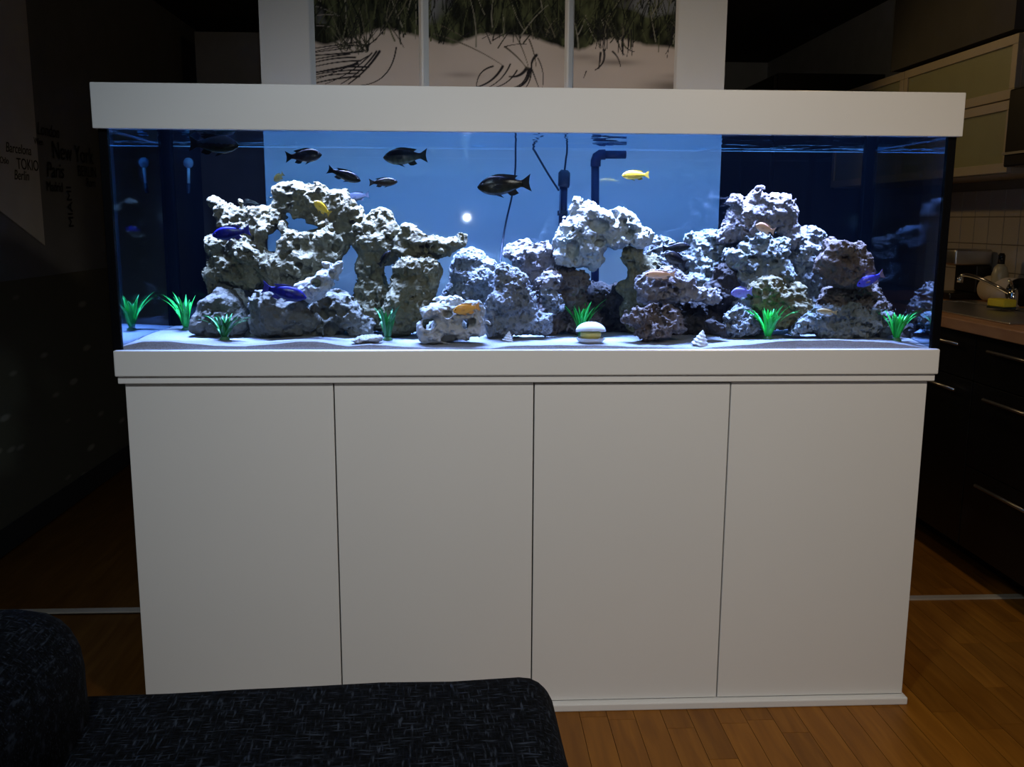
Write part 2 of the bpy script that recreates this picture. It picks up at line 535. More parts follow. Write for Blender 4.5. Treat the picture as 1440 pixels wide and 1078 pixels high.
def dune_colors(u, w, seed=3):
    """print of dune grass over sand; u is metres across, w metres above the visible lower edge"""
    rs = np.random.RandomState(seed)
    sand = np.array([0.47, 0.385, 0.325])
    c = np.ones(u.shape + (3,)) * sand
    P = np.stack([u * 6, w * 9, np.zeros_like(u)], -1).reshape(-1, 3)
    n = fbm(P, 5, 4).reshape(u.shape)
    c *= (0.88 + 0.3 * n)[..., None]
    # dune hollows
    for (cx, cy, sx, sy, k) in ((0.50, 0.012, 0.09, 0.020, .65), (0.52, 0.045, 0.06, .008, .3), (-0.20, 0.04, 0.05, 0.008, .3), (0.30, 0.085, .07, .010, .5), (.48, .14, .08, .006, .3), (.20, .10, .05, .01, .3)):
        c *= (1 - k * np.exp(-((u - cx) / sx) ** 2 - ((w - cy) / sy) ** 2))[..., None]
    # bank of grass
    edge = 0.150 + 0.02 * np.sin(u * 9) + 0.05 * (fbm(np.stack([u * 12, u * 0, u * 0], -1).reshape(-1, 3), 9, 4).reshape(u.shape) - 0.5)
    edge = edge - 0.055 * np.exp(-((u - 0.17) / 0.10) ** 2) - 0.05 * np.exp(-((u + 0.62) / 0.09) ** 2) + 0.02 * np.exp(-((u + .12) / .08) ** 2)
    g = np.clip((w - edge) / 0.012, 0, 1)
    tex = fbm(np.stack([u * 60, w * 22, u * 0], -1).reshape(-1, 3), 11, 4).reshape(u.shape)
    tone = fbm(np.stack([u * 7, w * 7, u * 0], -1).reshape(-1, 3), 12, 3).reshape(u.shape)
    green = np.array([0.036, 0.040, 0.017]) * (0.15 + 2.6 * np.clip(tex - 0.35, 0, 1) * 2)[..., None] * (0.3 + 1.2 * tone)[..., None]
    sky = np.array([0.16, 0.16, 0.165])
    hole = np.clip((tone - 0.62) * 10, 0, 1) * (w > 0.19)
    green = green * (1 - hole[..., None]) + sky * hole[..., None]
    c = c * (1 - g[..., None]) + green * g[..., None]

    def stroke(x0, y0, x1, y1, wd, col, bend=0.0, a=1.0):
        t_ = np.linspace(0, 1, 16)
        dx, dy = x1 - x0, y1 - y0
        xs = x0 + dx * t_ - dy * bend * 4 * t_ * (1 - t_)
        ys = y0 + dy * t_ + dx * bend * 4 * t_ * (1 - t_)
        m0 = (u > xs.min() - 0.02) & (u < xs.max() + 0.02) & (w > ys.min() - 0.02) & (w < ys.max() + 0.02)
        if not m0.any():
            return
        uu, ww = u[m0], w[m0]
        dd = np.full(uu.shape, 9.0)
        for i in range(15):
            ax, ay, bx, by = xs[i], ys[i], xs[i + 1], ys[i + 1]
            vx, vy = bx - ax, by - ay
            q = np.clip(((uu - ax) * vx + (ww - ay) * vy) / (vx * vx + vy * vy + 1e-12), 0, 1)
            dd = np.minimum(dd, np.hypot(uu - ax - q * vx, ww - ay - q * vy) / (1 - 0.6 * t_[i]))
        k = np.clip((wd - dd) / (wd * 0.5) , 0, 1) * a
        c[m0] = c[m0] * (1 - k[:, None]) + np.array(col) * k[:, None]
    dark = (0.012, 0.009, 0.012)
    shadow = (0.05, 0.036, 0.042)
    def U(p):
        return ((p - 651) * 0.00214 - 0.17) * 1.132

    def Wp(p):
        return (123 - p) * 0.00214 * 1.132

    def ps(x0, y0, x1, y1, wpx, col, bend=0.0, a=1.0):
        stroke(U(x0), Wp(y0), U(x1), Wp(y1), wpx * 0.00121, col, bend, a)
    # shadows lying on the sand
    for i in range(12):
        y0 = 62 + i * 4
        ps(500 + rs.rand() * 28, y0 + 4, 442, y0 + 8 + 10 * rs.rand(), 2.2 + 2.2 * rs.rand(), dark, 0.12 * (rs.rand() - .5))
    for (x0, y0, x1, y1, wd, bd) in ((530, 80, 468, 120, 2.4, .06), (536, 78, 488, 120, 3.2, .06), (540, 78, 498, 120, 4.5, .05), (562, 73, 503, 122, 2.6, .22), (525, 84, 450, 116, 2.2, .03),
                                     (690, 95, 668, 123, 3, -.2), (703, 95, 663, 123, 4.5, .12), (713, 92, 682, 123, 2.8, .10), (722, 100, 688, 123, 2.6, .12), (735, 97, 712, 108, 6, .15), (737, 98, 712, 123, 3.2, .2),
                                     (739, 98, 720, 123, 5.5, .18), (741, 98, 733, 123, 3, .1), (748, 80, 742, 100, 5, -.15), (742, 98, 752, 123, 2.6, 0), (750, 84, 756, 123, 2, .1),
                                     (838, 72, 827, 98, 4, .2), (834, 76, 832, 96, 4, 0), (850, 74, 861, 93, 3, .1), (864, 50, 879, 74, 3.5, -.25), (856, 52, 866, 78, 3, -.1), (815, 100, 812, 108, 2, 0)):
        ps(x0, y0, x1, y1, wd, dark, bd)
    for i in range(14):
        x = 826 + rs.rand() * 52
        ps(x, 46, x + 6 * (rs.rand() - .5), 70 + 12 * rs.rand(), 2.4, dark, 0.1 * (rs.rand() - .5))
        x = 925 + rs.rand() * 24
        ps(x, 40, x - 12 * rs.rand(), 62 + 20 * rs.rand(), 1.8, dark, 0.2 * (rs.rand() - .5))
    for (x0, y0, x1, y1, wd, cl) in ((612, 55, 702, 93, 2.6, (.10, .085, .06)), (620, 44, 655, 62, 1.6, (.14, .11, .08)), (645, 62, 678, 44, 2, dark), (690, 62, 722, 48, 2, dark), (676, 60, 690, 54, 1.4, dark),
                                     (706, 70, 736, 98, 3, (.06, .05, .03)), (718, 52, 738, 98, 2.2, (.07, .06, .04)), (738, 60, 748, 96, 2.4, (.05, .04, .025)), (705, 70, 735, 66, 1.8, dark),
                                     (494, 10, 512, 82, 3.5, (.03, .03, .02)), (520, 20, 532, 66, 3, (.05, .05, .03)), (507, 20, 509, 80, 2.2, (.03, .03, .02)), (550, 42, 572, 73, 2.6, (.06, .05, .04)), (546, 44, 534, 66, 1.8, (.07, .06, .05)),
                                     (900, 56, 912, 44, 2.4, dark), (460, 34, 488, 34, 2, (.20, .17, .15)), (445, 20, 488, 34, 2.2, (.16, .14, .12)), (445, 48, 475, 48, 2, (.20, .17, .15))):
        ps(x0, y0, x1, y1, wd, cl, 0.04)
    # blades
    for i in range(420):
        x = -0.70 + rs.rand() * 1.28
        y = 0.165 + rs.rand() * 0.16
        L = 0.03 + rs.rand() * 0.07
        a = math.radians(25 + rs.rand() * 110)
        col = ((0.075, 0.08, 0.035), (0.016, 0.018, 0.010), (0.22, 0.20, 0.15), (0.006, 0.007, 0.005))[rs.choice(4, p=[.22, .33, .09, .36])]
        stroke(x, y - L * .5, x + L * math.cos(a), y + L * math.sin(a), 0.0016 + 0.0018 * rs.rand(), col, 0.15 * (rs.rand() - .5))
    for (cx, cy, n_, sp, len_) in ((U(505), Wp(80), 34, 0.10, .12), (U(555), Wp(42), 16, .05, .10), (U(770), Wp(60), 40, .14, .07), (U(850), Wp(60), 26, .12, .08), (U(935), Wp(50), 18, .06, .08)):
        for i in range(n_):
            x = cx + (rs.rand() - .5) * sp
            a = math.radians(50 + rs.rand() * 85)
            L = len_ * (0.5 + rs.rand() * 0.7)
            col = ((0.03, 0.03, 0.018), (0.012, 0.012, 0.010), (0.12, 0.105, 0.07))[rs.choice(3, p=[.45, .4, .15])]
            stroke(x, cy + rs.rand() * 0.02, x + L * math.cos(a), cy + L * math.sin(a), 0.0025, col, 0.2 * (rs.rand() - .5))
    return c


def _hash(ix, iy, iz, s):
    h = (ix.astype(np.int64) * 374761393 + iy.astype(np.int64) * 668265263 + iz.astype(np.int64) * 2147483647 + s * 1274126177) & 0xFFFFFFFF
    h = ((h ^ (h >> 13)) * 1274126177) & 0xFFFFFFFF
    h = ((h ^ (h >> 16)) * 2246822519) & 0xFFFFFFFF
    h = h ^ (h >> 15)
    return (h & 0xFFFFFF).astype(np.float64) / float(0x1000000)


def vnoise(P, s):
    I = np.floor(P).astype(np.int64)
    f = P - I
    f = f * f * (3 - 2 * f)
    r = 0
    for dx in (0, 1):
        for dy in (0, 1):
            for dz in (0, 1):
                wgt = (f[:, 0] if dx else 1 - f[:, 0]) * (f[:, 1] if dy else 1 - f[:, 1]) * (f[:, 2] if dz else 1 - f[:, 2])
                r = r + wgt * _hash(I[:, 0] + dx, I[:, 1] + dy, I[:, 2] + dz, s)
    return r


def fbm(P, s, octv=4):
    r, a, tot = 0, 1.0, 0
    for o in range(octv):
        r = r + a * vnoise(P * (2.03 ** o) + o * 17.3, s + o)
        tot += a
        a *= 0.5
    return r / tot


def worley(P, s):
    I = np.floor(P).astype(np.int64)
    best = np.full(len(P), 9.0)
    for dx in (-1, 0, 1):
        for dy in (-1, 0, 1):
            for dz in (-1, 0, 1):
                c = I + np.array([dx, dy, dz])
                q = np.stack([c[:, k] + _hash(c[:, 0], c[:, 1], c[:, 2], s + 31 * k) for k in range(3)], 1)
                best = np.minimum(best, ((P - q) ** 2).sum(1))
    return np.sqrt(best)


mprint, t, b = nt('dune_photo_print')
at_ = N(t, 'ShaderNodeAttribute', attribute_name='print')
t.links.new(at_.outputs['Color'], b.inputs['Base Color'])
b.inputs['Roughness'].default_value = 0.75
b.inputs['Specular IOR Level'].default_value = 0.15
M['canvas_side'] = plain('canvas_white_edge', (0.62, 0.61, 0.60), rough=0.9)
zb = at(700, 124, YP - 0.03)[2] - 0.012
mid = []
for k, (pa, pb) in enumerate(((443, 589), (603, 794), (807, 949))):
    ya = YP - 0.030
    xa, xb = at(pa, 60, ya)[0], at(pb, 60, ya)[0]
    th = empty('picture_canvas', ((xa + xb) / 2, YP, zb),
               ('dune photo canvas with long grass shadows on sand', 'dune photo canvas with broad sand slope and grass bank',
                'dune photo canvas with sand hollows under dark grass')[k], 'picture', 'three-piece dune picture on the white wall')
    boxw('canvas_frame', M['canvas_side'], xa, xb, ya, YP, zb, zb + 0.82, th)
    nx = int((xb - xa) / 0.0023)
    zs = np.concatenate([np.linspace(0, 0.32, 140), np.linspace(0.33, 0.82, 24)])
    xs = np.linspace(xa, xb, nx)
    UU, ZZ = np.meshgrid(xs, zs)
    colr = dune_colors(UU * 1.132, (ZZ - 0.012) * 1.132)
    V = [(x - th.location.x, ya - 0.0008 - YP, z) for z in zs for x in xs]
    Fc = [(j * nx + i, j * nx + i + 1, (j + 1) * nx + i + 1, (j + 1) * nx + i) for j in range(len(zs) - 1) for i in range(nx - 1)]
    me = bpy.data.meshes.new('print')
    me.from_pydata(V, [], Fc)
    ca = me.color_attributes.new('print', 'FLOAT_COLOR', 'POINT')
    ca.data.foreach_set('color', np.concatenate([colr.reshape(-1, 3), np.ones((len(V), 1))], 1).astype(np.float32).ravel())
    link('printed_face', me, mprint, th)

# =================================================================== aquarium cabinet
HC, HR = 0.9775, 0.9936
ZD0, ZD1, ZR = 0.0205, 0.8571, 0.9393
cab = empty('aquarium_cabinet', (0, 0.25, 0), 'white lacquered four-door aquarium cabinet on oak floor', 'cabinet')
boxw('body', M['lacquer_edge'], -HC, HC, 0.020, 0.50, 0.021, 0.858, cab)
boxw('plinth', M['lacquer_edge'], -0.985, 0.985, -0.020, 0.51, 0.0, 0.0200, cab, bev=0.003)
zsp = at(720, 527.5, -0.015)[2]
boxw('top_trim', M['lacquer_edge'], -0.990, 0.990, -0.012, 0.51, 0.8590, zsp - 0.0015, cab, bev=0.002)
boxw('top_fascia', M['lacquer'], -HR, HR, -0.020, -0.0015, zsp, ZR, cab, bev=0.003)
boxw('rear_fascia', M['lacquer'], -HR, HR, 0.478, 0.510, zsp, ZR, cab, bev=0.003)
boxw('tank_support', M['lacquer_edge'], -0.96, 0.96, 0.02, 0.45, zsp, 0.9045, cab)
dx = [-HC] + [at(p, 545, 0)[0] for p in (469.3, 751, 1027.5)] + [HC]
for i in range(4):
    zt_ = 0.8560 - (0.0022 if i == 2 else 0)
    boxw('door', M['lacquer'], dx[i] + (0.0016 if i else 0), dx[i + 1] - (0.0016 if i < 3 else 0), 0.0, 0.019, 0.0225, zt_, cab, bev=0.0012)
boxw('shadow_gap', M['dark_gap'], -HC + 0.004, HC - 0.004, 0.0192, 0.0199, 0.022, 0.857, cab)

# =================================================================== aquarium tank
TZ0, TZ1, TB = 0.905, 1.535, 0.470
tank = empty('aquarium', (0, TB / 2, TZ0), 'large clear glass aquarium with black silicone corners on white cabinet', 'aquarium')
g = 0.010
boxw('front_pane', M['front_glass'], -1 + g, 1 - g, 0, g, TZ0 + g, TZ1, tank)
boxw('back_pane', M['front_glass'], -1 + g, 1 - g, TB - g, TB, TZ0 + g, TZ1, tank)
for s in (-1, 1):
    a = sorted((s * (1 - g + 0.003), s * (1 - g)))
    boxw('side_pane', M['side_glass'], a[0], a[1], g, TB - g, TZ0 + g, TZ1, tank)
boxw('bottom_pane', M['plastic_grey'], -1, 1, 0, TB, TZ0 + 0.0005, TZ0 + g - 0.0005, tank)
for s in (-1, 1):
    a = sorted((s * 1.0005, s * 0.980))
    boxw('silicone_seam', M['silicone'], a[0], a[1], -0.0006, 0.013, TZ0 + 0.001, TZ1, tank, bev=0.0015)
    a = sorted((s * 1.0005, s * 0.972))
    boxw('silicone_seam', M['silicone'], a[0], a[1], TB - 0.022, TB + 0.0005, TZ0 + 0.001, TZ1, tank, bev=0.004)

M['glint'] = plain('pale_waterline_glint', (0.55, 0.56, 0.58), rough=0.8)  # LED light catching the waterline, drawn as a pale strip on the back pane
boxw('waterline_glint', M['glint'], -0.97, 0.97, TB - g - 0.0012, TB - g - 0.0002, 1.4405, 1.4425, tank)

# hood
HT, HB, HX = 1.5453, 1.4448, 1.0069
hood = empty('aquarium_hood', (0, 0.24, HB), 'long white hood closing the top of the aquarium', 'aquarium hood')
boxw('front_panel', M['lacquer'], -HX, HX, -0.015, -0.002, HB, HT, hood, bev=0.002)
boxw('back_panel', M['lacquer_edge'], -HX, HX, TB + 0.004, TB + 0.016, 1.505, HT, hood, bev=0.002)
for s in (-1, 1):
    a = sorted((s * 1.0012, s * HX))
    boxw('end_panel', M['lacquer_edge'], a[0], a[1], -0.002, TB + 0.004, HB, HT, hood)
boxw('lid', M['lacquer_edge'], -1.0012, 1.0012, -0.002, TB + 0.004, HT - 0.008, HT - 0.001, hood)
for y, lab in ((0.235, 'white'), (0.36, 'blue')):
    lb = empty('led_bar', (0, y, 1.520), 'slim %s-light LED bar inside the aquarium hood' % lab, 'lamp')
    boxw('housing', M['led'], -0.93, 0.93, y - 0.028, y + 0.028, 1.520, 1.532, lb, bev=0.002)

# water
WZ = 1.445
m, t, b = nt('water_body')
t.nodes.remove(b)
tr = N(t, 'ShaderNodeBsdfTransparent')
va = N(t, 'ShaderNodeVolumeAbsorption')
va.inputs['Color'].default_value = (0.10, 0.66, 1.0, 1)
va.inputs['Density'].default_value = 1.1
t.links.new(tr.outputs[0], t.nodes['Material Output'].inputs['Surface'])
vs = N(t, 'ShaderNodeVolumeScatter')
vs.inputs['Color'].default_value = (0.25, 0.5, 1.0, 1)
vs.inputs['Density'].default_value = 0.005
vadd = N(t, 'ShaderNodeAddShader')
t.links.new(va.outputs[0], vadd.inputs[0])
t.links.new(vs.outputs[0], vadd.inputs[1])
t.links.new(vadd.outputs[0], t.nodes['Material Output'].inputs['Volume'])
M['water_body'] = m
nxw, nyw = 260, 60
xs = np.linspace(-0.9885, 0.9885, nxw)
ys = 0.0112 + (TB - 0.0224) * (0.5 - 0.5 * np.cos(np.pi * np.linspace(0, 1, nyw)))
XX, YY = np.meshgrid(xs, ys)
PP = np.stack([XX, YY, 0 * XX], -1).reshape(-1, 3)
hz = (fbm(PP * np.array([9, 16, 1]), 21, 3) - 0.5) * 0.005 + (fbm(PP * np.array([30, 60, 1]), 22, 2) - 0.5) * 0.0012
edge_d = np.minimum(PP[:, 1] - 0.0112, TB - 0.0112 - PP[:, 1])
hz = hz + 0.003 * np.exp(-edge_d / 0.004)
V = [(p[0], p[1], WZ + h) for p, h in zip(PP, hz)]
Fc = [(j * nxw + i, j * nxw + i + 1, (j + 1) * nxw + i + 1, (j + 1) * nxw + i) for j in range(nyw - 1) for i in range(nxw - 1)]
ntop = len(Fc)
rim = [i for i in range(nxw)] + [j * nxw + nxw - 1 for j in range(1, nyw)] + [(nyw - 1) * nxw + i for i in range(nxw - 2, -1, -1)] + [j * nxw for j in range(nyw - 2, 0, -1)]
base0 = len(V)
zb_ = TZ0 + g + 0.0008
for i in rim:
    V.append((V[i][0], V[i][1], zb_))
nr = len(rim)
for k in range(nr):
    Fc.append((rim[(k + 1) % nr], rim[k], base0 + k, base0 + (k + 1) % nr))
Fc.append(tuple(base0 + k for k in range(nr - 1, -1, -1)))
me = bpy.data.meshes.new('water')
me.from_pydata([(v[0], v[1] - TB / 2, v[2] - zb_) for v in V], [], Fc)
me.materials.append(M['water_body'])
me.materials.append(M['water_top'])
for i, p in enumerate(me.polygons):
    if i < ntop:
        p.material_index = 1
        p.use_smooth = True
tag(link('aquarium_water', me, None, None, (0, TB / 2, zb_)), 'clear bluish water filling the aquarium', 'water', None, 'stuff')

# sand
prof = [(150, 487), (172, 487), (200, 480), (240, 480), (300, 486), (345, 487), (420, 480), (445, 480), (490, 487), (520, 484), (560, 487), (600, 489), (690, 490),
        (720, 486), (840, 485), (900, 488), (985, 490), (1050, 485), (1100, 479), (1180, 478), (1250, 481), (1300, 489), (1330, 489)]
px_ = np.array([at(a, b_, 0.012)[0] for a, b_ in prof])
pz_ = np.array([at(a, b_, 0.012)[2] for a, b_ in prof])


def sand_z(x, y):
    x = np.asarray(x, float)
    y = np.asarray(y, float)
    f = np.interp(x, px_, pz_)
    k = np.clip(y / 0.16, 0, 1)
    k = k * k * (3 - 2 * k)
    P = np.stack([x, y, 0 * x], -1).reshape(-1, 3)
    n = (fbm(P * 9, 41, 3).reshape(x.shape) - 0.5) * 0.010
    fine = (fbm(P * np.array([60, 40, 1]), 43, 2).reshape(x.shape) - 0.5) * 0.0022
    return f * (1 - k) + 0.9475 * k + n * k + fine


nxs, nys = 420, 90
xs = np.linspace(-0.9885, 0.9885, nxs)
ys = 0.0115 + (TB - 0.023) * np.linspace(0, 1, nys)
XX, YY = np.meshgrid(xs, ys)
ZZ = sand_z(XX, YY)
V = np.stack([XX, YY - TB / 2, ZZ - zb_ - 0.0], -1).reshape(-1, 3).tolist()
Fc = [(j * nxs + i, j * nxs + i + 1, (j + 1) * nxs + i + 1, (j + 1) * nxs + i) for j in range(nys - 1) for i in range(nxs - 1)]
b0 = len(V)
for i in range(nxs):
    V.append((xs[i], ys[0] - TB / 2, 0))
for i in range(nxs - 1):
    Fc.append((b0 + i, b0 + i + 1, i + 1, i))
me = bpy.data.meshes.new('sand')
me.from_pydata(V, [], Fc)
smooth(me)
M['sand'] = plain('aquarium_sand', (0.215, 0.21, 0.205), rough=0.95, spec=0.15, var=0.18, scale=260, bump=0.5, bscale=420)
tag(link('aquarium_sand', me, M['sand'], None, (0, TB / 2, zb_)), 'pale fine sand bed on the aquarium bottom', 'sand', None, 'stuff')


# =================================================================== rocks
def surface_nets(D, org, h):
    S = D < 0
    cs = tuple(n - 1 for n in D.shape)
    acc = np.zeros(cs + (3,))
    cnt = np.zeros(cs)
    quads = []
    for ax in range(3):
        o1, o2 = [a for a in range(3) if a != ax]
        sl0 = [slice(None)] * 3
        sl1 = [slice(None)] * 3
        sl0[ax] = slice(0, -1)
        sl1[ax] = slice(1, None)
        d0, d1 = D[tuple(sl0)], D[tuple(sl1)]
        idx = np.argwhere(S[tuple(sl0)] != S[tuple(sl1)])
        keep = (idx[:, o1] > 0) & (idx[:, o1] < D.shape[o1] - 1) & (idx[:, o2] > 0) & (idx[:, o2] < D.shape[o2] - 1)
        idx = idx[keep]
        a = d0[tuple(idx.T)]
        b_ = d1[tuple(idx.T)]
        tt = a / (a - b_)
        pos = idx.astype(float)
        pos[:, ax] += tt
        cells = []
        for (e1, e2) in ((-1, -1), (0, -1), (0, 0), (-1, 0)):
            c = idx.copy()
            c[:, o1] += e1
            c[:, o2] += e2
            np.add.at(acc, tuple(c.T), pos)
            np.add.at(cnt, tuple(c.T), 1)
            cells.append(c)
        flip = (a < 0)
        if ax == 1:
            flip = ~flip
        quads.append((cells, flip))
    act = cnt > 0
    ids = np.full(cs, -1, np.int64)
    ids[act] = np.arange(act.sum())
    V = acc[act] / cnt[act][:, None] * h + org
    Fc = []
    for cells, flip in quads:
        q = np.stack([ids[tuple(c.T)] for c in cells], 1)
        q[~flip] = q[~flip][:, ::-1]
        Fc.append(q)
    return V, np.concatenate(Fc)


STY = {  # low freq amp, freq, mid amp, freq, pit amp, pit freq, pit radius
    'lime': (0.013, 20, 0.010, 50, 0.017, 33, 0.42),
    'pitted': (0.012, 18, 0.009, 60, 0.012, 78, 0.46),
    'brown': (0.016, 20, 0.017, 46, 0.009, 60, 0.40),
    'coral': (0.014, 26, 0.019, 62, 0.014, 55, 0.46),
    'boulder': (0.011, 15, 0.005, 40, 0.005, 30, 0.32),
    'crag': (0.018, 15, 0.008, 40, 0.009, 30, 0.36),
    'bone': (0.006, 30, 0.004, 70, 0.004, 50, 0.32),
}


def rock_mesh(Y, blobs, holes, style, seed, h=0.0048, k=0.010):
    s = mpp(Y)
    B = []
    for bl in blobs:
        px, py, rx, ry = bl[:4]
        dy = bl[4] if len(bl) > 4 else 0.0
        rz = bl[5] if len(bl) > 5 else max(min(rx, ry) * 1.05, min(18, max(rx, ry)))
        p = at(px, py, Y + dy)
        B.append((p, np.array([rx * s, rz * s, ry * s])))
    lo = np.min([p - r for p, r in B], 0) - 0.022
    hi = np.max([p + r for p, r in B], 0) + 0.022
    n = np.ceil((hi - lo) / h).astype(int) + 1
    gx = [lo[i] + h * np.arange(n[i]) for i in range(3)]
    G = np.stack(np.meshgrid(*gx, indexing='ij'), -1)
    D = np.full(n, 9.0)
    Gf = G.reshape(-1, 3)
    Gw = G
    if style not in ('boulder', 'bone'):
        Gw = G + np.stack([(fbm(Gf * 24 + 9.7 * c, seed + 50 + c, 2) - 0.5) * 0.022 for c in range(3)], -1).reshape(G.shape)
    for p, r in B:
        q = (Gw - p) / r
        L = np.sqrt((q ** 2).sum(-1)) + 1e-9
        L2 = np.sqrt((q ** 2 / r ** 2).sum(-1)) * 1.0 + 1e-9
        d = L * (L - 1) / L2
        hh = np.clip(0.5 + 0.5 * (D - d) / k, 0, 1)
        D = np.where(D > 5, d, D * (1 - hh) + d * hh - k * hh * (1 - hh))
    band = np.abs(D) < 0.03
    P = G[band]
    A1, f1, A2, f2, A3, f3, r3 = STY[style]
    d = D[band]
    d = d - A1 * 2 * (fbm(P * f1, seed, 3) - 0.5)
    rid = 1 - np.abs(2 * fbm(P * f2, seed + 7, 3) - 1)
    d = d - A2 * (rid - 0.75) * 1.6
    w = worley(P * f3 + 5.1, seed + 13)
    mask = np.clip((fbm(P * 11, seed + 19, 2) - 0.38) * 6, 0, 1)
    pit = np.clip((r3 - w) / r3, 0, 1)
    d = d + A3 * mask * np.sqrt(pit)
    if style != 'bone':
        d = d - 0.0055 * (fbm(P * 105, seed + 31, 2) - 0.5) * 2
    w2 = worley(P * f3 * 2.3, seed + 23)
    d = d + A3 * 0.4 * np.clip((0.4 - w2) / 0.4, 0, 1)
    D[band] = d
    for hl in holes:
        px, py, rx, ry = hl[:4]
        dep = hl[4] if len(hl) > 4 else 9.0      # depth (m) from the front of the rock; 9 = right through
        c = at(px, py, Y)
        dirv = c - CAM
        dirv = dirv / dirv[1]
        ax = c[None] + (G.reshape(-1, 3)[:, 1:2] - c[1]) * dirv[None]
        qx = (G.reshape(-1, 3)[:, 0] - ax[:, 0]) / (rx * s)
        qz = (G.reshape(-1, 3)[:, 2] - ax[:, 2]) / (ry * s)
        dd = (np.sqrt(qx ** 2 + qz ** 2) - 1) * min(rx, ry) * s
        if dep < 5:
            front = G.reshape(-1, 3)[:, 1] - (Y - max(r[1] for _, r in B) + dep)
            dd = np.maximum(dd, front)
        dd = dd.reshape(D.shape)
        hh = np.clip(0.5 - 0.5 * (D + dd) / 0.006, 0, 1)
        D = D * (1 - hh) + (-dd) * hh + 0.006 * hh * (1 - hh)
    D[0], D[-1], D[:, 0], D[:, -1], D[:, :, 0], D[:, :, -1] = 1, 1, 1, 1, 1, 1
    return surface_nets(D, lo, h)


WHITE, OLIVE = (0.78, 0.76, 0.70), (0.40, 0.37, 0.26)
M['r_lime'] = rock_mat('holey_limestone', (0.0792, 0.0619, 0.0259), (0.1512, 0.1260, 0.0634), patch=(0.0576, 0.0475, 0.0202), patch_amt=0.6, pit=1.1, pscale=60)
M['r_white'] = rock_mat('bright_limestone', (0.2448, 0.2340, 0.1944), (0.3600, 0.3492, 0.3168), patch=(0.1008, 0.1728, 0.1512), patch_amt=0.4, pit=1.0)
M['r_pit'] = rock_mat('pitted_grey_stone', (0.0936, 0.0922, 0.0828), (0.2160, 0.2160, 0.2160), patch=(0.0576, 0.0540, 0.0432), patch_amt=0.7, pit=1.3, pscale=85)
M['r_brown'] = rock_mat('rusty_brown_stone', (0.0504, 0.0310, 0.0202), (0.1368, 0.1044, 0.0864), patch=(0.0288, 0.0173, 0.0115), patch_amt=0.6, pit=1.1)
M['r_mauve'] = rock_mat('mauve_rough_stone', (0.0936, 0.0720, 0.0648), (0.2376, 0.2124, 0.2088), patch=(0.0432, 0.0310, 0.0252), patch_amt=0.7, pit=1.2)
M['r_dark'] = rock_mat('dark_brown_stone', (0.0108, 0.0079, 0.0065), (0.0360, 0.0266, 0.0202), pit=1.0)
M['r_green'] = rock_mat('greenish_grey_stone', (0.0720, 0.0792, 0.0648), (0.2160, 0.2196, 0.2088), patch=(0.0432, 0.0720, 0.0576), patch_amt=0.7, pit=1.1)
M['r_boulder'] = rock_mat('grey_beige_boulder', (0.0612, 0.0533, 0.0338), (0.1080, 0.0979, 0.0720), patch=(0.1872, 0.1944, 0.2160), patch_amt=0.35, pit=0.9, pscale=50)

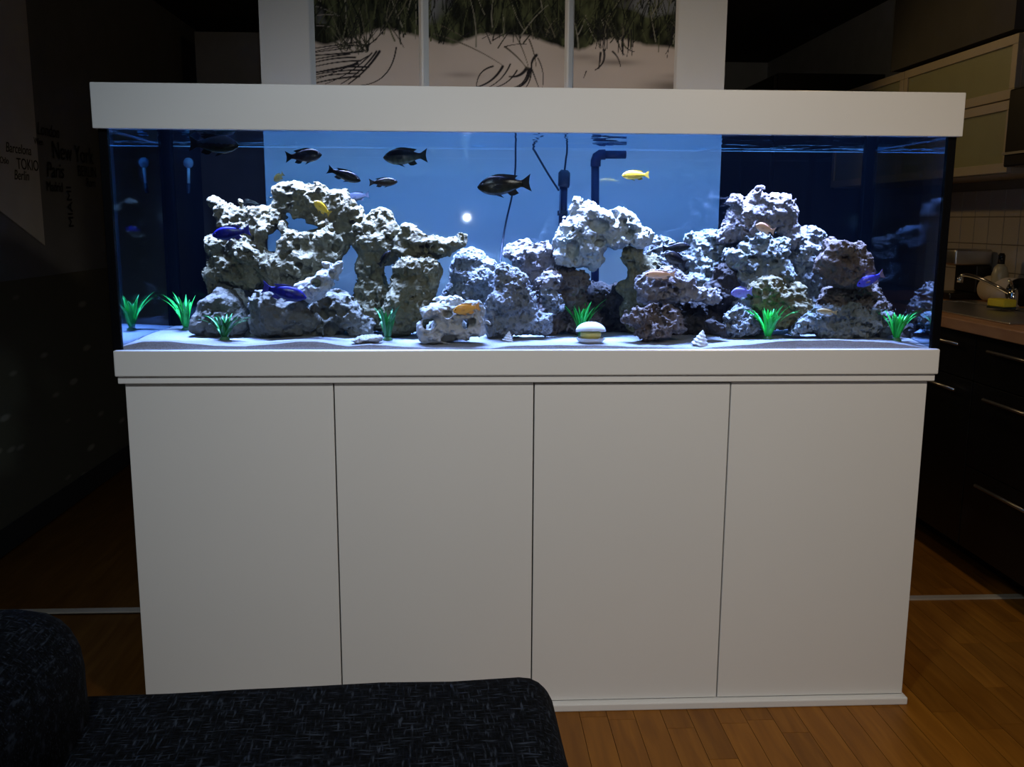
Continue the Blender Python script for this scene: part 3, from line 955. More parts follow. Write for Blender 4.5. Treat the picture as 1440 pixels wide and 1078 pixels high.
ROCKS = [
    # label, material, style, Y, blobs, holes
    ('holey white limestone plate with a pointed spike, perched at the reef end', 'r_lime', 'lime', 0.26,
     [(308, 298, 10, 15), (327, 304, 20, 15), (341, 290, 4, 13, 0, 8), (362, 304, 26, 13), (302, 288, 6, 8), (384, 304, 14, 14), (330, 316, 26, 12), (362, 318, 22, 16)], []),
    ('knobbly limestone column under the spiked plate', 'r_lime', 'lime', 0.24,
     [(307, 345, 18, 15), (332, 342, 26, 18), (350, 360, 22, 22), (318, 368, 24, 18), (298, 388, 12, 14), (332, 388, 28, 16), (312, 405, 22, 10), (350, 388, 20, 18), (292, 352, 7, 9)],
     [(321, 362, 3.5, 3, .02)]),
    ('wedge-shaped grey limestone base block behind a green plant', 'r_boulder', 'crag', 0.20,
     [(306, 452, 34, 24), (300, 428, 20, 14), (318, 424, 18, 24), (312, 408, 13, 10), (334, 452, 14, 22), (286, 455, 16, 20)], []),
    ('slim white limestone finger standing between two base boulders', 'r_white', 'boulder', 0.23,
     [(334, 412, 7, 8), (339, 422, 6, 10), (344, 437, 5, 13), (350, 454, 6, 14), (349, 426, 5, 6), (352, 470, 8, 8)], []),
    ('holey limestone arch crowning the reef above an orange fish', 'r_lime', 'lime', 0.27,
     [(396, 271, 15, 12), (420, 267, 24, 10), (446, 266, 16, 9), (430, 282, 34, 14), (466, 278, 20, 12), (398, 290, 14, 14), (462, 297, 26, 16), (484, 296, 14, 18), (478, 316, 16, 14), (486, 330, 12, 14), (428, 294, 32, 14), (452, 308, 26, 15), (468, 322, 18, 16)],
     [(428, 320, 18, 5), (405, 307, 5, 8), (436, 262, 7, 6, .016)]),
    ('broad olive limestone lump pierced by a keyhole gap', 'r_lime', 'lime', 0.25,
     [(366, 356, 16, 22), (382, 378, 30, 24), (406, 342, 18, 24), (398, 326, 9, 20), (432, 344, 36, 19), (458, 336, 22, 18), (424, 374, 40, 26), (458, 362, 22, 24), (372, 325, 16, 12), (395, 398, 26, 12), (476, 344, 14, 16), (455, 382, 22, 14)],
     [(426, 318, 20, 5), (386, 330, 9, 8), (381, 344, 7, 9), (436, 345, 5, 8, .03), (421, 372, 5, 4, .03), (433, 379, 6, 4, .03), (365, 350, 5, 7, .03), (360, 395, 6, 6, .03)]),
    ('smooth rounded grey boulder on the sand under the holey lump', 'r_boulder', 'crag', 0.17,
     [(388, 440, 36, 32), (368, 438, 18, 32), (415, 452, 32, 22), (402, 424, 30, 20)], []),
    ('pale bone-like limestone piece with a round hole resting on boulders', 'r_white', 'crag', 0.15,
     [(428, 406, 12, 9), (444, 398, 18, 12), (462, 388, 16, 12), (474, 377, 10, 10), (457, 374, 8, 6), (481, 369, 6, 6), (440, 412, 12, 6)], [(445, 398, 6.5, 6), (466, 385, 4, 4, .025)]),
    ('folded limestone rock with a pale rib flowing onto the sand', 'r_boulder', 'lime', 0.20,
     [(454, 418, 12, 10), (472, 425, 20, 16), (445, 440, 9, 24), (434, 468, 14, 7), (488, 440, 22, 26), (470, 455, 20, 20), (505, 455, 20, 18)], [(466, 462, 10, 9, .03)]),
    ('tall limestone column with bright flared top', 'r_lime', 'lime', 0.26,
     [(536, 306, 15, 13), (545, 322, 14, 14), (520, 322, 18, 14), (500, 302, 12, 12), (508, 314, 14, 12), (524, 345, 26, 22), (520, 375, 20, 24), (524, 410, 24, 30), (516, 442, 28, 28), (548, 352, 16, 20), (538, 440, 24, 28), (497, 330, 10, 14)],
     [(528, 306, 8, 6, .014), (533, 362, 4, 7, .03)]),
    ('limestone slab with an arm reaching over a gap', 'r_lime', 'lime', 0.22,
     [(571, 326, 11, 11), (582, 338, 18, 13), (606, 341, 22, 9), (632, 341, 20, 8), (650, 335, 8, 6), (575, 352, 20, 14), (614, 352, 22, 8), (560, 344, 9, 10)], []),
    ('crumbly limestone pillar with pale pitted flank', 'r_lime', 'pitted', 0.20,
     [(578, 378, 26, 20), (604, 376, 14, 16), (606, 396, 12, 20), (580, 405, 30, 22), (570, 432, 30, 26), (592, 436, 26, 30), (562, 455, 26, 18), (605, 420, 12, 16)], []),
    ('pitted grey stone leaning behind the wedge stone', 'r_pit', 'pitted', 0.27,
     [(664, 364, 24, 17), (684, 376, 20, 16), (652, 385, 20, 18), (668, 395, 32, 26), (650, 425, 28, 30), (684, 420, 26, 30), (694, 390, 14, 14)], []),
    ('big wedge of speckled blue-grey pitted stone on the sand', 'r_pit', 'pitted', 0.15,
     [(707, 386, 14, 14), (722, 402, 22, 20), (712, 428, 26, 26), (742, 428, 18, 20), (750, 452, 24, 18), (710, 455, 30, 20), (764, 462, 10, 10), (692, 440, 12, 24)], []),
    ('bleached white rock full of holes on the front sand', 'r_white', 'boulder', 0.07,
     [(640, 445, 30, 12), (612, 438, 20, 9), (660, 440, 24, 12), (602, 462, 16, 14), (628, 462, 26, 14), (660, 464, 24, 13), (598, 474, 10, 8), (672, 452, 12, 18), (686, 454, 6, 5, 0, 6), (668, 430, 14, 8), (615, 474, 22, 9)],
     [(603, 456, 9, 8), (630, 442, 6, 5, .03), (654, 456, 4.5, 7), (664, 453, 5, 6, .03), (631, 476, 11, 5.5, .04), (666, 474, 5, 5, .03), (614, 448, 4, 3, .02)]),
    ('low white hump of limestone behind the holed white rock', 'r_white', 'lime', 0.13,
     [(630, 424, 18, 9), (644, 428, 14, 9), (616, 432, 12, 8), (632, 440, 20, 12), (630, 458, 24, 18)], []),
    ('rough mauve-topped stone leaning on the white arch rock', 'r_mauve', 'brown', 0.27,
     [(722, 354, 15, 11), (742, 352, 18, 12), (766, 354, 18, 11), (752, 370, 26, 14), (772, 376, 20, 18), (736, 372, 14, 9), (760, 390, 18, 12)], []),
    ('rusty brown stone under the mauve-topped stone', 'r_brown', 'brown', 0.25,
     [(775, 402, 22, 22), (800, 400, 24, 22), (792, 425, 34, 24), (770, 440, 24, 26), (812, 450, 30, 20), (785, 458, 34, 14)], []),
    ('small round grey knob stone against rusty brown stone', 'r_pit', 'coral', 0.17, [(774, 418, 12, 12), (780, 428, 10, 10), (772, 410, 8, 8)], []),
    ('small pinkish knob stone high on rusty brown stone', 'r_mauve', 'brown', 0.18, [(770, 391, 9, 9), (780, 394, 9, 8), (764, 394, 5, 5)], []),
    ('near-black rubble stone in the shade of the arch', 'r_dark', 'brown', 0.31,
     [(840, 420, 24, 22), (870, 428, 26, 28), (855, 450, 40, 18), (895, 450, 22, 20), (830, 444, 20, 20)], []),
    ('brilliant white limestone arch, the tallest pale rock mid-reef', 'r_white', 'lime', 0.23,
     [(812, 292, 13, 11), (826, 298, 16, 14), (800, 318, 14, 13), (818, 320, 24, 20), (846, 306, 18, 11), (872, 304, 12, 9), (858, 322, 24, 14), (884, 318, 18, 14), (896, 334, 18, 16), (872, 336, 28, 14), (792, 338, 14, 16), (790, 358, 14, 14), (806, 352, 18, 20), (828, 348, 20, 18), (812, 368, 22, 10), (836, 366, 12, 12)],
     [(806, 350, 9, 12, .03), (842, 317, 14, 9, .022), (842, 342, 6, 5, .03)]),
    ('brownish limestone post carrying the white arch', 'r_lime', 'lime', 0.25,
     [(888, 358, 15, 18), (892, 378, 14, 14), (906, 374, 20, 14), (892, 396, 16, 14), (880, 404, 12, 12), (896, 425, 20, 24), (898, 450, 22, 20)], []),
    ('frosty grey stone behind two dark fish', 'r_pit', 'pitted', 0.29,
     [(922, 346, 14, 11), (938, 344, 14, 10), (918, 362, 16, 13), (944, 358, 22, 14), (934, 378, 26, 14), (930, 405, 30, 22), (928, 440, 34, 26)], []),
    ('greenish grey stone with a pale crest in the reef saddle', 'r_green', 'brown', 0.28,
     [(978, 340, 16, 9), (998, 334, 16, 9), (1012, 340, 14, 12), (984, 352, 26, 14), (968, 366, 18, 12), (992, 372, 22, 20), (1008, 358, 14, 18), (985, 400, 30, 22), (985, 435, 40, 28)], []),
    ('craggy mauve ridge stone sloping below an orange fish', 'r_mauve', 'brown', 0.15,
     [(920, 394, 18, 10), (940, 392, 20, 11), (958, 400, 20, 14), (976, 412, 20, 10), (996, 418, 16, 8), (930, 408, 24, 12), (912, 412, 14, 12), (960, 418, 28, 9), (905, 398, 9, 9)], []),
    ('dark brown stone filling the hollow under the mauve ridge', 'r_dark', 'brown', 0.22,
     [(940, 432, 34, 16), (980, 436, 34, 16), (960, 452, 50, 18), (1000, 455, 24, 16), (1010, 420, 20, 24), (1020, 400, 18, 26)], []),
    ('spiky tan coral rock lying on the front sand', 'r_brown', 'coral', 0.10,
     [(892, 444, 10, 8), (908, 450, 18, 13), (926, 458, 22, 14), (944, 452, 12, 9), (954, 460, 8, 6), (912, 464, 18, 9), (900, 438, 6, 8, 0, 8), (916, 438, 6, 9, 0, 8), (934, 442, 7, 10, 0, 9), (948, 444, 5, 9, 0, 8), (886, 450, 6, 6)], []),
    ('tall lavender-grey rock with jagged white crest', 'r_mauve', 'brown', 0.25,
     [(1034, 285, 9, 8, 0, 14), (1042, 298, 13, 11), (1063, 278, 8, 12, 0, 14), (1060, 299, 20, 15), (1081, 288, 13, 11), (1100, 288, 13, 11), (1095, 281, 8, 8), (1108, 300, 12, 14), (1086, 304, 24, 16), (1036, 314, 16, 16), (1060, 316, 26, 14), (1024, 328, 14, 14), (1104, 318, 12, 12), (1112, 330, 10, 18), (1046, 330, 20, 12)], []),
    ('mottled grey-green rock under the jagged crest', 'r_green', 'brown', 0.22,
     [(1066, 336, 16, 10), (1060, 352, 24, 14), (1082, 356, 22, 20), (1036, 360, 18, 12), (1052, 372, 28, 14), (1086, 378, 20, 16), (1100, 352, 12, 20), (1046, 392, 14, 14), (1070, 398, 24, 16), (1100, 385, 14, 20), (1060, 425, 30, 24), (1050, 450, 30, 22)], []),
    ('frosted white rock with a smooth flank beside the brown boulder', 'r_pit', 'pitted', 0.26,
     [(1126, 336, 12, 10), (1140, 330, 14, 10), (1154, 338, 10, 11), (1138, 348, 22, 14), (1128, 366, 18, 16), (1146, 368, 18, 16), (1130, 392, 22, 20), (1150, 400, 18, 26), (1135, 430, 30, 24), (1140, 455, 30, 20)], []),
    ('large dark brown boulder balanced high on the reef', 'r_brown', 'crag', 0.16,
     [(1176, 350, 18, 12), (1200, 354, 20, 13), (1214, 362, 11, 14), (1166, 368, 22, 14), (1190, 374, 34, 20), (1208, 382, 16, 18), (1182, 392, 28, 13), (1154, 378, 10, 12)], []),
    ('grey-olive rounded rock behind the plant beside a lavender fish', 'r_lime', 'brown', 0.18,
     [(1064, 408, 14, 10), (1084, 402, 18, 12), (1096, 418, 26, 18), (1116, 432, 24, 20), (1092, 440, 26, 22), (1072, 425, 16, 16), (1120, 412, 14, 14)], []),
    ('long low pile of porous grey rubble rock at the glass', 'r_green', 'coral', 0.14,
     [(1124, 460, 12, 9), (1140, 454, 18, 12), (1160, 460, 20, 14), (1184, 462, 22, 13), (1210, 466, 20, 11), (1166, 442, 22, 12), (1196, 444, 24, 14), (1226, 452, 22, 14), (1246, 456, 18, 14)], []),
    ('porous brown rubble shelf under the dark boulder', 'r_brown', 'coral', 0.21,
     [(1180, 412, 26, 12), (1204, 406, 24, 11), (1226, 410, 12, 12), (1200, 428, 34, 14), (1230, 430, 20, 12), (1172, 430, 24, 14), (1216, 446, 36, 14), (1238, 446, 18, 12), (1246, 456, 14, 12), (1196, 455, 46, 16)], []),
    ('small brown stone beside the bright green plant at the glass', 'r_brown', 'coral', 0.16,
     [(1272, 466, 10, 9), (1280, 470, 8, 7), (1264, 472, 9, 6)], []),
    ('low bluish rubble stone in front of the shaded hollow', 'r_pit', 'coral', 0.16,
     [(1030, 446, 12, 10), (1046, 440, 12, 10), (1040, 458, 18, 12), (1056, 460, 12, 12), (1024, 462, 9, 7)], []),
    ('smooth slate-dark pebble beside the low bluish stone', 'r_dark', 'boulder', 0.10, [(1000, 455, 11, 8), (1010, 462, 11, 8), (1018, 470, 6, 5)], []),
    ('flat white shell-like stone lying on the front sand', 'r_white', 'boulder', 0.05, [(506, 479, 12, 2.6, 0, 10), (520, 476.5, 14, 4, 0, 13), (531, 475, 7, 4.5, 0, 11)], []),
]
for i, (lab, mt, sty, Y, blobs, holes) in enumerate(ROCKS):
    small = sum(b[2] * b[3] for b in blobs) < 420
    V, Fq = rock_mesh(Y, blobs, holes, 'bone' if (small and sty == 'boulder') else sty, 100 + 37 * i, h=0.0030 if small else 0.0036)
    base = np.array([V[:, 0].mean(), V[:, 1].mean(), V[:, 2].min()])
    me = bpy.data.meshes.new('reef_rock')
    me.from_pydata((V - base).tolist(), [], Fq.tolist())
    smooth(me)
    tag(link('reef_rock', me, M[mt], None, tuple(base)), lab, 'rock', 'reef rocks in the aquarium')

# =================================================================== fish
FISH = {}


def fish_mats(key, back, belly, fin, stripe=0.0, scol=(0, 0, 0), rough=0.22):
    if key in FISH:
        return FISH[key]
    m, t, b = nt('fish_' + key)
    tc = t.nodes.new('ShaderNodeTexCoord')
    sx = N(t, 'ShaderNodeSeparateXYZ')
    t.links.new(tc.outputs['Generated'], sx.inputs[0])
    r = ramp(t, sx.outputs['Z'], [(0.28, belly), (0.62, back)])
    wv = N(t, 'ShaderNodeTexWave', bands_direction='X')
    wv.inputs['Scale'].default_value = 2.6
    wv.inputs['Distortion'].default_value = 1.2
    t.links.new(tc.outputs['Generated'], wv.inputs['Vector'])
    rr = ramp(t, wv.outputs['Fac'], [(0.4, (0, 0, 0)), (0.75, (stripe,) * 3)])
    mx = N(t, 'ShaderNodeMix', data_type='RGBA')
    t.links.new(rr.outputs[0], mx.inputs[0])
    t.links.new(r.outputs[0], mx.inputs[6])
    mx.inputs[7].default_value = c4(scol)
    t.links.new(mx.outputs[2], b.inputs['Base Color'])
    b.inputs['Roughness'].default_value = rough
    b.inputs['Specular IOR Level'].default_value = 0.32
    v = N(t, 'ShaderNodeTexVoronoi')
    v.inputs['Scale'].default_value = 34
    t.links.new(tc.outputs['Generated'], v.inputs['Vector'])
    bp = N(t, 'ShaderNodeBump')
    bp.inputs['Strength'].default_value = 0.15
    bp.inputs['Distance'].default_value = 0.001
    t.links.new(v.outputs['Distance'], bp.inputs['Height'])
    t.links.new(bp.outputs[0], b.inputs['Normal'])
    m2 = plain('fin_' + key, fin, rough=0.6, spec=0.15, var=0.25, scale=90)
    FISH[key] = (m, m2)
    return FISH[key]


def fish_mesh(hr=0.30, wr=0.14):
    """unit length fish, nose at +0.5, body along x, dorsal up"""
    V, Fc, mi = [], [], []
    prof = [(0.50, 0.02, 0.000), (0.485, 0.16, -0.01), (0.455, 0.34, -0.01), (0.41, 0.55, 0.0), (0.35, 0.76, 0.01), (0.27, 0.93, 0.015), (0.18, 1.0, 0.01), (0.08, 0.99, 0.005),
            (-0.02, 0.90, 0.0), (-0.12, 0.74, 0.0), (-0.20, 0.56, 0.0), (-0.26, 0.42, 0.0), (-0.31, 0.36, 0.0), (-0.345, 0.38, 0.0)]
    n = 14
    for x, hh, off in prof:
        H = hr / 2 * hh
        Wd = wr / 2 * (hh ** 0.8) * (1.0 if x > -0.1 else max(0.25, 1 - (-0.1 - x) * 2.6))
        for k in range(n):
            a = 2 * math.pi * k / n
            V.append((x, Wd * math.sin(a), H * math.cos(a) + off * hr))
    for i in range(len(prof) - 1):
        for k in range(n):
            Fc.append((i * n + k, (i + 1) * n + k, (i + 1) * n + (k + 1) % n, i * n + (k + 1) % n))
            mi.append(0)
    Fc.append(tuple(range(n)))
    mi.append(0)
    Fc.append(tuple((len(prof) - 1) * n + k for k in range(n - 1, -1, -1)))
    mi.append(0)

    def fin(poly, y0=0.0, tilt=0.0, th=0.006):
        b0 = len(V)
        m_ = len(poly)
        for sgn in (1, -1):
            for x, z in poly:
                V.append((x, y0 + tilt * abs(x - poly[0][0]) + sgn * th, z))
        Fc.append(tuple(b0 + i for i in range(m_)))
        mi.append(1)
        Fc.append(tuple(b0 + m_ + i for i in range(m_ - 1, -1, -1)))
        mi.append(1)
        for i in range(m_):
            j = (i + 1) % m_
            Fc.append((b0 + j, b0 + i, b0 + m_ + i, b0 + m_ + j))
            mi.append(1)
    h = hr / 2
    # dorsal fin (long, rising towards the rear tip)
    top = [(0.24, 0.90 * h), (0.20, 1.06 * h), (0.10, 1.15 * h), (0.0, 1.12 * h), (-0.10, 1.02 * h), (-0.18, 0.94 * h), (-0.27, 0.82 * h), (-0.21, 0.62 * h), (-0.18, 0.50 * h), (-0.05, 0.70 * h), (0.08, 0.86 * h)]
    fin(top)
    fin([(-0.04, -0.80 * h), (-0.10, -1.12 * h), (-0.17, -1.14 * h), (-0.26, -0.95 * h), (-0.21, -0.55 * h), (-0.17, -0.50 * h)])
    # tail
    fin([(-0.32, 0.30 * h), (-0.39, 0.52 * h), (-0.50, 0.92 * h), (-0.475, 0.45 * h), (-0.462, 0.0), (-0.475, -0.45 * h), (-0.50, -0.88 * h), (-0.39, -0.52 * h), (-0.32, -0.30 * h), (-0.30, 0.0)])
    # pelvic and pectoral fins
    for s in (1, -1):
        fin([(0.20, -0.88 * h), (0.13, -1.05 * h), (0.02, -1.30 * h), (0.07, -1.0 * h), (0.13, -0.86 * h)], y0=s * wr * 0.16, th=0.004)
        fin([(0.22, -0.10 * h), (0.14, 0.06 * h), (0.06, 0.02 * h), (0.05, -0.20 * h), (0.12, -0.34 * h), (0.20, -0.26 * h)], y0=s * (wr * 0.47), tilt=s * 0.18, th=0.003)
    me = bpy.data.meshes.new('cichlid')
    me.from_pydata(V, [], Fc)
    for p, k in zip(me.polygons, mi):
        p.material_index = k
        p.use_smooth = (k == 0)
    return me


M['eye'] = plain('fish_eye', (0.01, 0.01, 0.012), rough=0.08)


def fish(lab, px, py, Lpx, head, tilt, Y, key, hr=0.30, yaw=0.0, wr=0.15):
    L = Lpx * mpp(Y) / max(0.35, math.cos(math.radians(yaw)))
    me = fish_mesh(hr, wr)
    me.transform(Matrix.Scale(L, 4))
    o = link('cichlid', me, list(FISH[key]), None, tuple(at(px, py, Y)))
    rz = (0 if head > 0 else math.pi) + math.radians(yaw)
    o.rotation_euler = (Matrix.Rotation(rz, 4, 'Z') @ Matrix.Rotation(math.radians(tilt), 4, 'Y')).to_euler()
    tag(o, lab, 'fish', 'cichlids swimming in the aquarium')
    bm = bmesh.new()
    bmesh.ops.create_uvsphere(bm, u_segments=10, v_segments=6, radius=0.026 * L)
    em = bpy.data.meshes.new('eye')
    bm.to_mesh(em)
    bm.free()
    smooth(em)
    em.materials.append(M['eye'])
    for s in (1, -1):
        e = link('eye', em, None, o, (0.40 * L, s * wr * 0.24 * L, 0.10 * hr * L))
    return o


fish_mats('dark', (0.006, 0.005, 0.007), (0.035, 0.034, 0.018), (0.008, 0.008, 0.010), 0.35, (0.004, 0.004, 0.004))
fish_mats('darkbar', (0.007, 0.006, 0.006), (0.16, 0.15, 0.08), (0.03, 0.03, 0.02), 0.3, (0.01, 0.01, 0.008))
fish_mats('umber', (0.018, 0.014, 0.011), (0.06, 0.04, 0.028), (0.02, 0.018, 0.016), 0.3, (0.01, 0.008, 0.008))
fish_mats('blue', (0.010, 0.010, 0.16), (0.006, 0.006, 0.07), (0.02, 0.02, 0.16), 0.4, (0.005, 0.005, 0.05))
fish_mats('bluelit', (0.06, 0.06, 0.55), (0.08, 0.08, 0.48), (0.16, 0.12, 0.22), 0.2, (0.03, 0.03, 0.3))
fish_mats('lavender', (0.20, 0.19, 0.62), (0.26, 0.24, 0.62), (0.20, 0.20, 0.55), 0.15, (0.12, 0.12, 0.4))
fish_mats('yellow', (0.62, 0.36, 0.02), (0.70, 0.44, 0.05), (0.45, 0.28, 0.03))
fish_mats('orange', (0.62, 0.28, 0.04), (0.62, 0.34, 0.08), (0.5, 0.24, 0.06))
fish_mats('peach', (0.62, 0.34, 0.20), (0.72, 0.48, 0.34), (0.55, 0.35, 0.25))
fish_mats('grey', (0.10, 0.11, 0.14), (0.22, 0.23, 0.26), (0.10, 0.11, 0.14))
fish_mats('tan', (0.30, 0.22, 0.10), (0.42, 0.34, 0.18), (0.3, 0.24, 0.12))

fish('big black cichlid with olive belly just under the waterline by the thermometer', 301, 203, 66, 1, 2, 0.16, 'dark', 0.36)
fish('brown-black cichlid with forked tail swimming level above the limestone arch', 427, 219, 49, 1, -4, 0.18, 'umber', 0.36)
fish('slim black cichlid diving nose-down over the limestone arch', 484, 246, 47, 1, 19, 0.18, 'dark', 0.30)
fish('small brown-black cichlid level beside the nose-down one', 539, 256, 39, 1, -2, 0.18, 'umber', 0.30)
fish('black cichlid with a pale yellow belly stripe near the waterline', 570, 220, 60, -1, 3, 0.16, 'darkbar', 0.36)
fish('largest black cichlid swimming before the thin vertical air line', 709, 260, 74, -1, 5, 0.14, 'dark', 0.36)
fish('bright yellow cichlid in open water beyond the outlet pipe', 894, 246, 38, -1, 2, 0.24, 'yellow', 0.32)
fish('tiny orange cichlid hovering over the limestone arch', 392, 249, 14, -1, 35, 0.36, 'orange', 0.5, 40)
fish('golden orange cichlid nosing up against the limestone arch', 453, 292, 26, -1, -38, 0.17, 'yellow', 0.42, 20)
fish('pale grey cichlid slipping behind the limestone crest', 503, 276, 32, -1, 8, 0.33, 'grey', 0.36)
fish('deep blue cichlid in front of the knobbly column', 325, 327, 52, -1, 8, 0.14, 'blue', 0.34)
fish('deep blue cichlid angled down with white tail edge over the grey boulder', 400, 411, 62, 1, 14, 0.09, 'blue', 0.32)
fish('orange cichlid resting on the holed white rock', 656, 434, 38, -1, 10, 0.035, 'orange', 0.38)
fish('peach cichlid sheltering below the jagged crest', 1076, 321, 29, -1, -18, 0.15, 'peach', 0.44)
fish('slender peach cichlid hugging the mauve ridge', 928, 386, 44, -1, 1, 0.085, 'peach', 0.26)
fish('black cichlid gliding over the frosty grey stone', 951, 348, 40, 1, -6, 0.22, 'dark', 0.34)
fish('black cichlid hiding below another against the frosty grey stone', 950, 364, 34, -1, -24, 0.20, 'dark', 0.5)
fish('lavender blue cichlid in the dark hollow', 1043, 411, 31, -1, 4, 0.12, 'lavender', 0.46)
fish('vivid blue cichlid with dark tail leaving from under the brown boulder', 1224, 393, 42, -1, 24, 0.11, 'bluelit', 0.36)
fish('tan slender cichlid lying over the rubble rock', 1163, 438, 30, -1, -6, 0.075, 'tan', 0.26)
fish('small black cichlid with white nose in the limestone cleft', 541, 363, 26, 1, -50, 0.16, 'dark', 0.36)

# =================================================================== plastic plants
M['leaf'] = plain('green_plastic_leaf', (0.015, 0.46, 0.05), rough=0.4, var=0.3, scale=40)
M['leaf_dark'] = plain('dark_green_plastic_leaf', (0.008, 0.13, 0.018), rough=0.4, var=0.3, scale=40)
M['plant_base'] = plain('plant_base_plastic', (0.03, 0.12, 0.03), rough=0.6)


def leaf_mesh(L, wd, lean, curl):
    n = 7
    V, Fc = [], []
    for i in range(n):
        t_ = i / (n - 1)
        a = lean * (0.85 + 0.15 * t_) + curl * t_ * t_
        x = 0.004 + L * t_ * math.sin(a)
        z = L * t_ * math.cos(a)
        w_ = wd * (0.75 + 0.4 * t_ if t_ < 0.4 else 0.91 * (1 - ((t_ - 0.4) / 0.6) ** 1.6)) + 0.0004
        th = 0.0008
        V += [(x, -w_, z), (x + th, 0, z + w_ * 0.25), (x, w_, z), (x - th, 0, z - 0.0008)]
    for i in range(n - 1):
        for k in range(4):
            Fc.append((i * 4 + k, i * 4 + (k + 1) % 4, (i + 1) * 4 + (k + 1) % 4, (i + 1) * 4 + k))
    Fc.append((3, 2, 1, 0))
    Fc.append(tuple((n - 1) * 4 + k for k in range(4)))
    me = bpy.data.meshes.new('leaf')
    me.from_pydata(V, [], Fc)
    smooth(me)
    return me


def plant(lab, px, py, hpx, Y, mt, n, seed, spread=0.75):
    rr = random.Random(seed)
    p = at(px, py, Y)
    z = float(sand_z(np.array([p[0]]), np.array([Y]))[0])
    H = hpx * mpp(Y) * 1.05
    t_ = empty('plastic_plant', (p[0], Y, z - 0.002), lab, 'plant', 'green plastic plants on the sand')
    link('plant_base', lathe_me([(0.012, 0), (0.013, 0.004), (0.008, 0.010), (0.004, 0.014)], 12), M['plant_base'], t_)
    ms = []
    for k in range(4):
        me = leaf_mesh(H * (0.8 + 0.14 * k), 0.0070, (0.06, 0.24, 0.42, 0.62)[k] * spread, (0.10, 0.2, 0.3, 0.4)[k] * spread)
        me.materials.append(M[mt])
        ms.append(me)
    for k in range(n):
        j = (k * 7 + rr.randint(0, 1)) % 4
        o = link('leaf', ms[j], None, t_, (0, 0, 0.006))
        o.rotation_euler = (0, 0, k * 2.4 + rr.random() * 0.5)
        s_ = 0.8 + 0.3 * rr.random()
        o.scale = (s_, 1, s_)


plant('green plastic plant alone on the sand beside the wedge-shaped base block', 262, 464, 44, 0.31, 'leaf', 18, 2, 0.62)
plant('dark green plastic plant in front of the wedge-shaped base block', 316, 476, 36, 0.115, 'leaf_dark', 24, 3, 0.9)
plant('dark green plastic plant shaded at the foot of the tall limestone column', 545, 472, 44, 0.12, 'leaf_dark', 16, 4, 0.6)
plant('bright green plastic plant behind the clam shell', 818, 466, 44, 0.20, 'leaf', 22, 5, 0.6)
plant('bright green plastic plant before the grey-olive rounded rock', 1080, 474, 46, 0.115, 'leaf', 24, 6, 0.75)
plant('bright green plastic plant tucked before the rubble shelf corner', 1260, 480, 40, 0.09, 'leaf', 24, 7, 0.6)

# =================================================================== shells
M['shell'] = plain('shell_white', (0.55, 0.54, 0.50), rough=0.4, var=0.05, scale=30)
M['shell_in'] = plain('shell_yellow_inside', (0.45, 0.38, 0.09), rough=0.5, var=0.1)
pc = at(831, 470, 0.055)
zc = float(sand_z(np.array([pc[0]]), np.array([0.055]))[0])
clam = empty('clam_shell_ornament', (pc[0], 0.055, zc - 0.004), 'gaping white clam shell ornament with yellow inside on sand', 'shell')
s0 = mpp(0.055)


def valve(rx, ry, hz_, flip=False, thick=0.003):
    V, Fc = [], []
    nu, nv = 20, 8
    for layer in (0, 1):
        for j in range(nv + 1):
            f = j / nv
            for k in range(nu):
                a = 2 * math.pi * k / nu
                rr_ = math.sin(f * math.pi / 2)
                rib = 1 + 0.03 * math.cos(a * 10) * f
                zz = hz_ * math.cos(f * math.pi / 2) - (thick * (1 - f * 0.7) if layer else 0)
                V.append(((rx - layer * thick) * rr_ * rib * math.cos(a), (ry - layer * thick) * rr_ * rib * math.sin(a), (-zz if flip else zz)))
    M_ = (nv + 1) * nu
    for layer in (0, 1):
        for j in range(nv):
            for k in range(nu):
                q = [layer * M_ + j * nu + k, layer * M_ + j * nu + (k + 1) % nu, layer * M_ + (j + 1) * nu + (k + 1) % nu, layer * M_ + (j + 1) * nu + k]
                if layer ^ flip:
                    q = q[::-1]
                Fc.append(tuple(q))
    for k in range(nu):
        a0, a1 = nv * nu + k, nv * nu + (k + 1) % nu
        Fc.append((a0, a1, M_ + a1, M_ + a0))
    me = bpy.data.meshes.new('valve')
    me.from_pydata(V, [], Fc)
    smooth(me)
    return me


o = link('lower_valve', valve(20 * s0, 17 * s0, 9 * s0, True), M['shell'], clam, (0, 0, 9 * s0))
o = link('upper_valve', valve(21 * s0, 18 * s0, 14 * s0), M['shell'], clam, (0, 0.004, 18 * s0))
o.rotation_euler = (math.radians(-9), 0, 0)
bm = bmesh.new()
bmesh.ops.create_uvsphere(bm, u_segments=16, v_segments=10, radius=1)
me = bpy.data.meshes.new('inside')
bm.to_mesh(me)
bm.free()
me.transform(Matrix.Diagonal((15 * s0, 12 * s0, 10 * s0, 1)))
smooth(me)
link('yellow_inside', me, M['shell_in'], clam, (0, 0.004, 14 * s0))


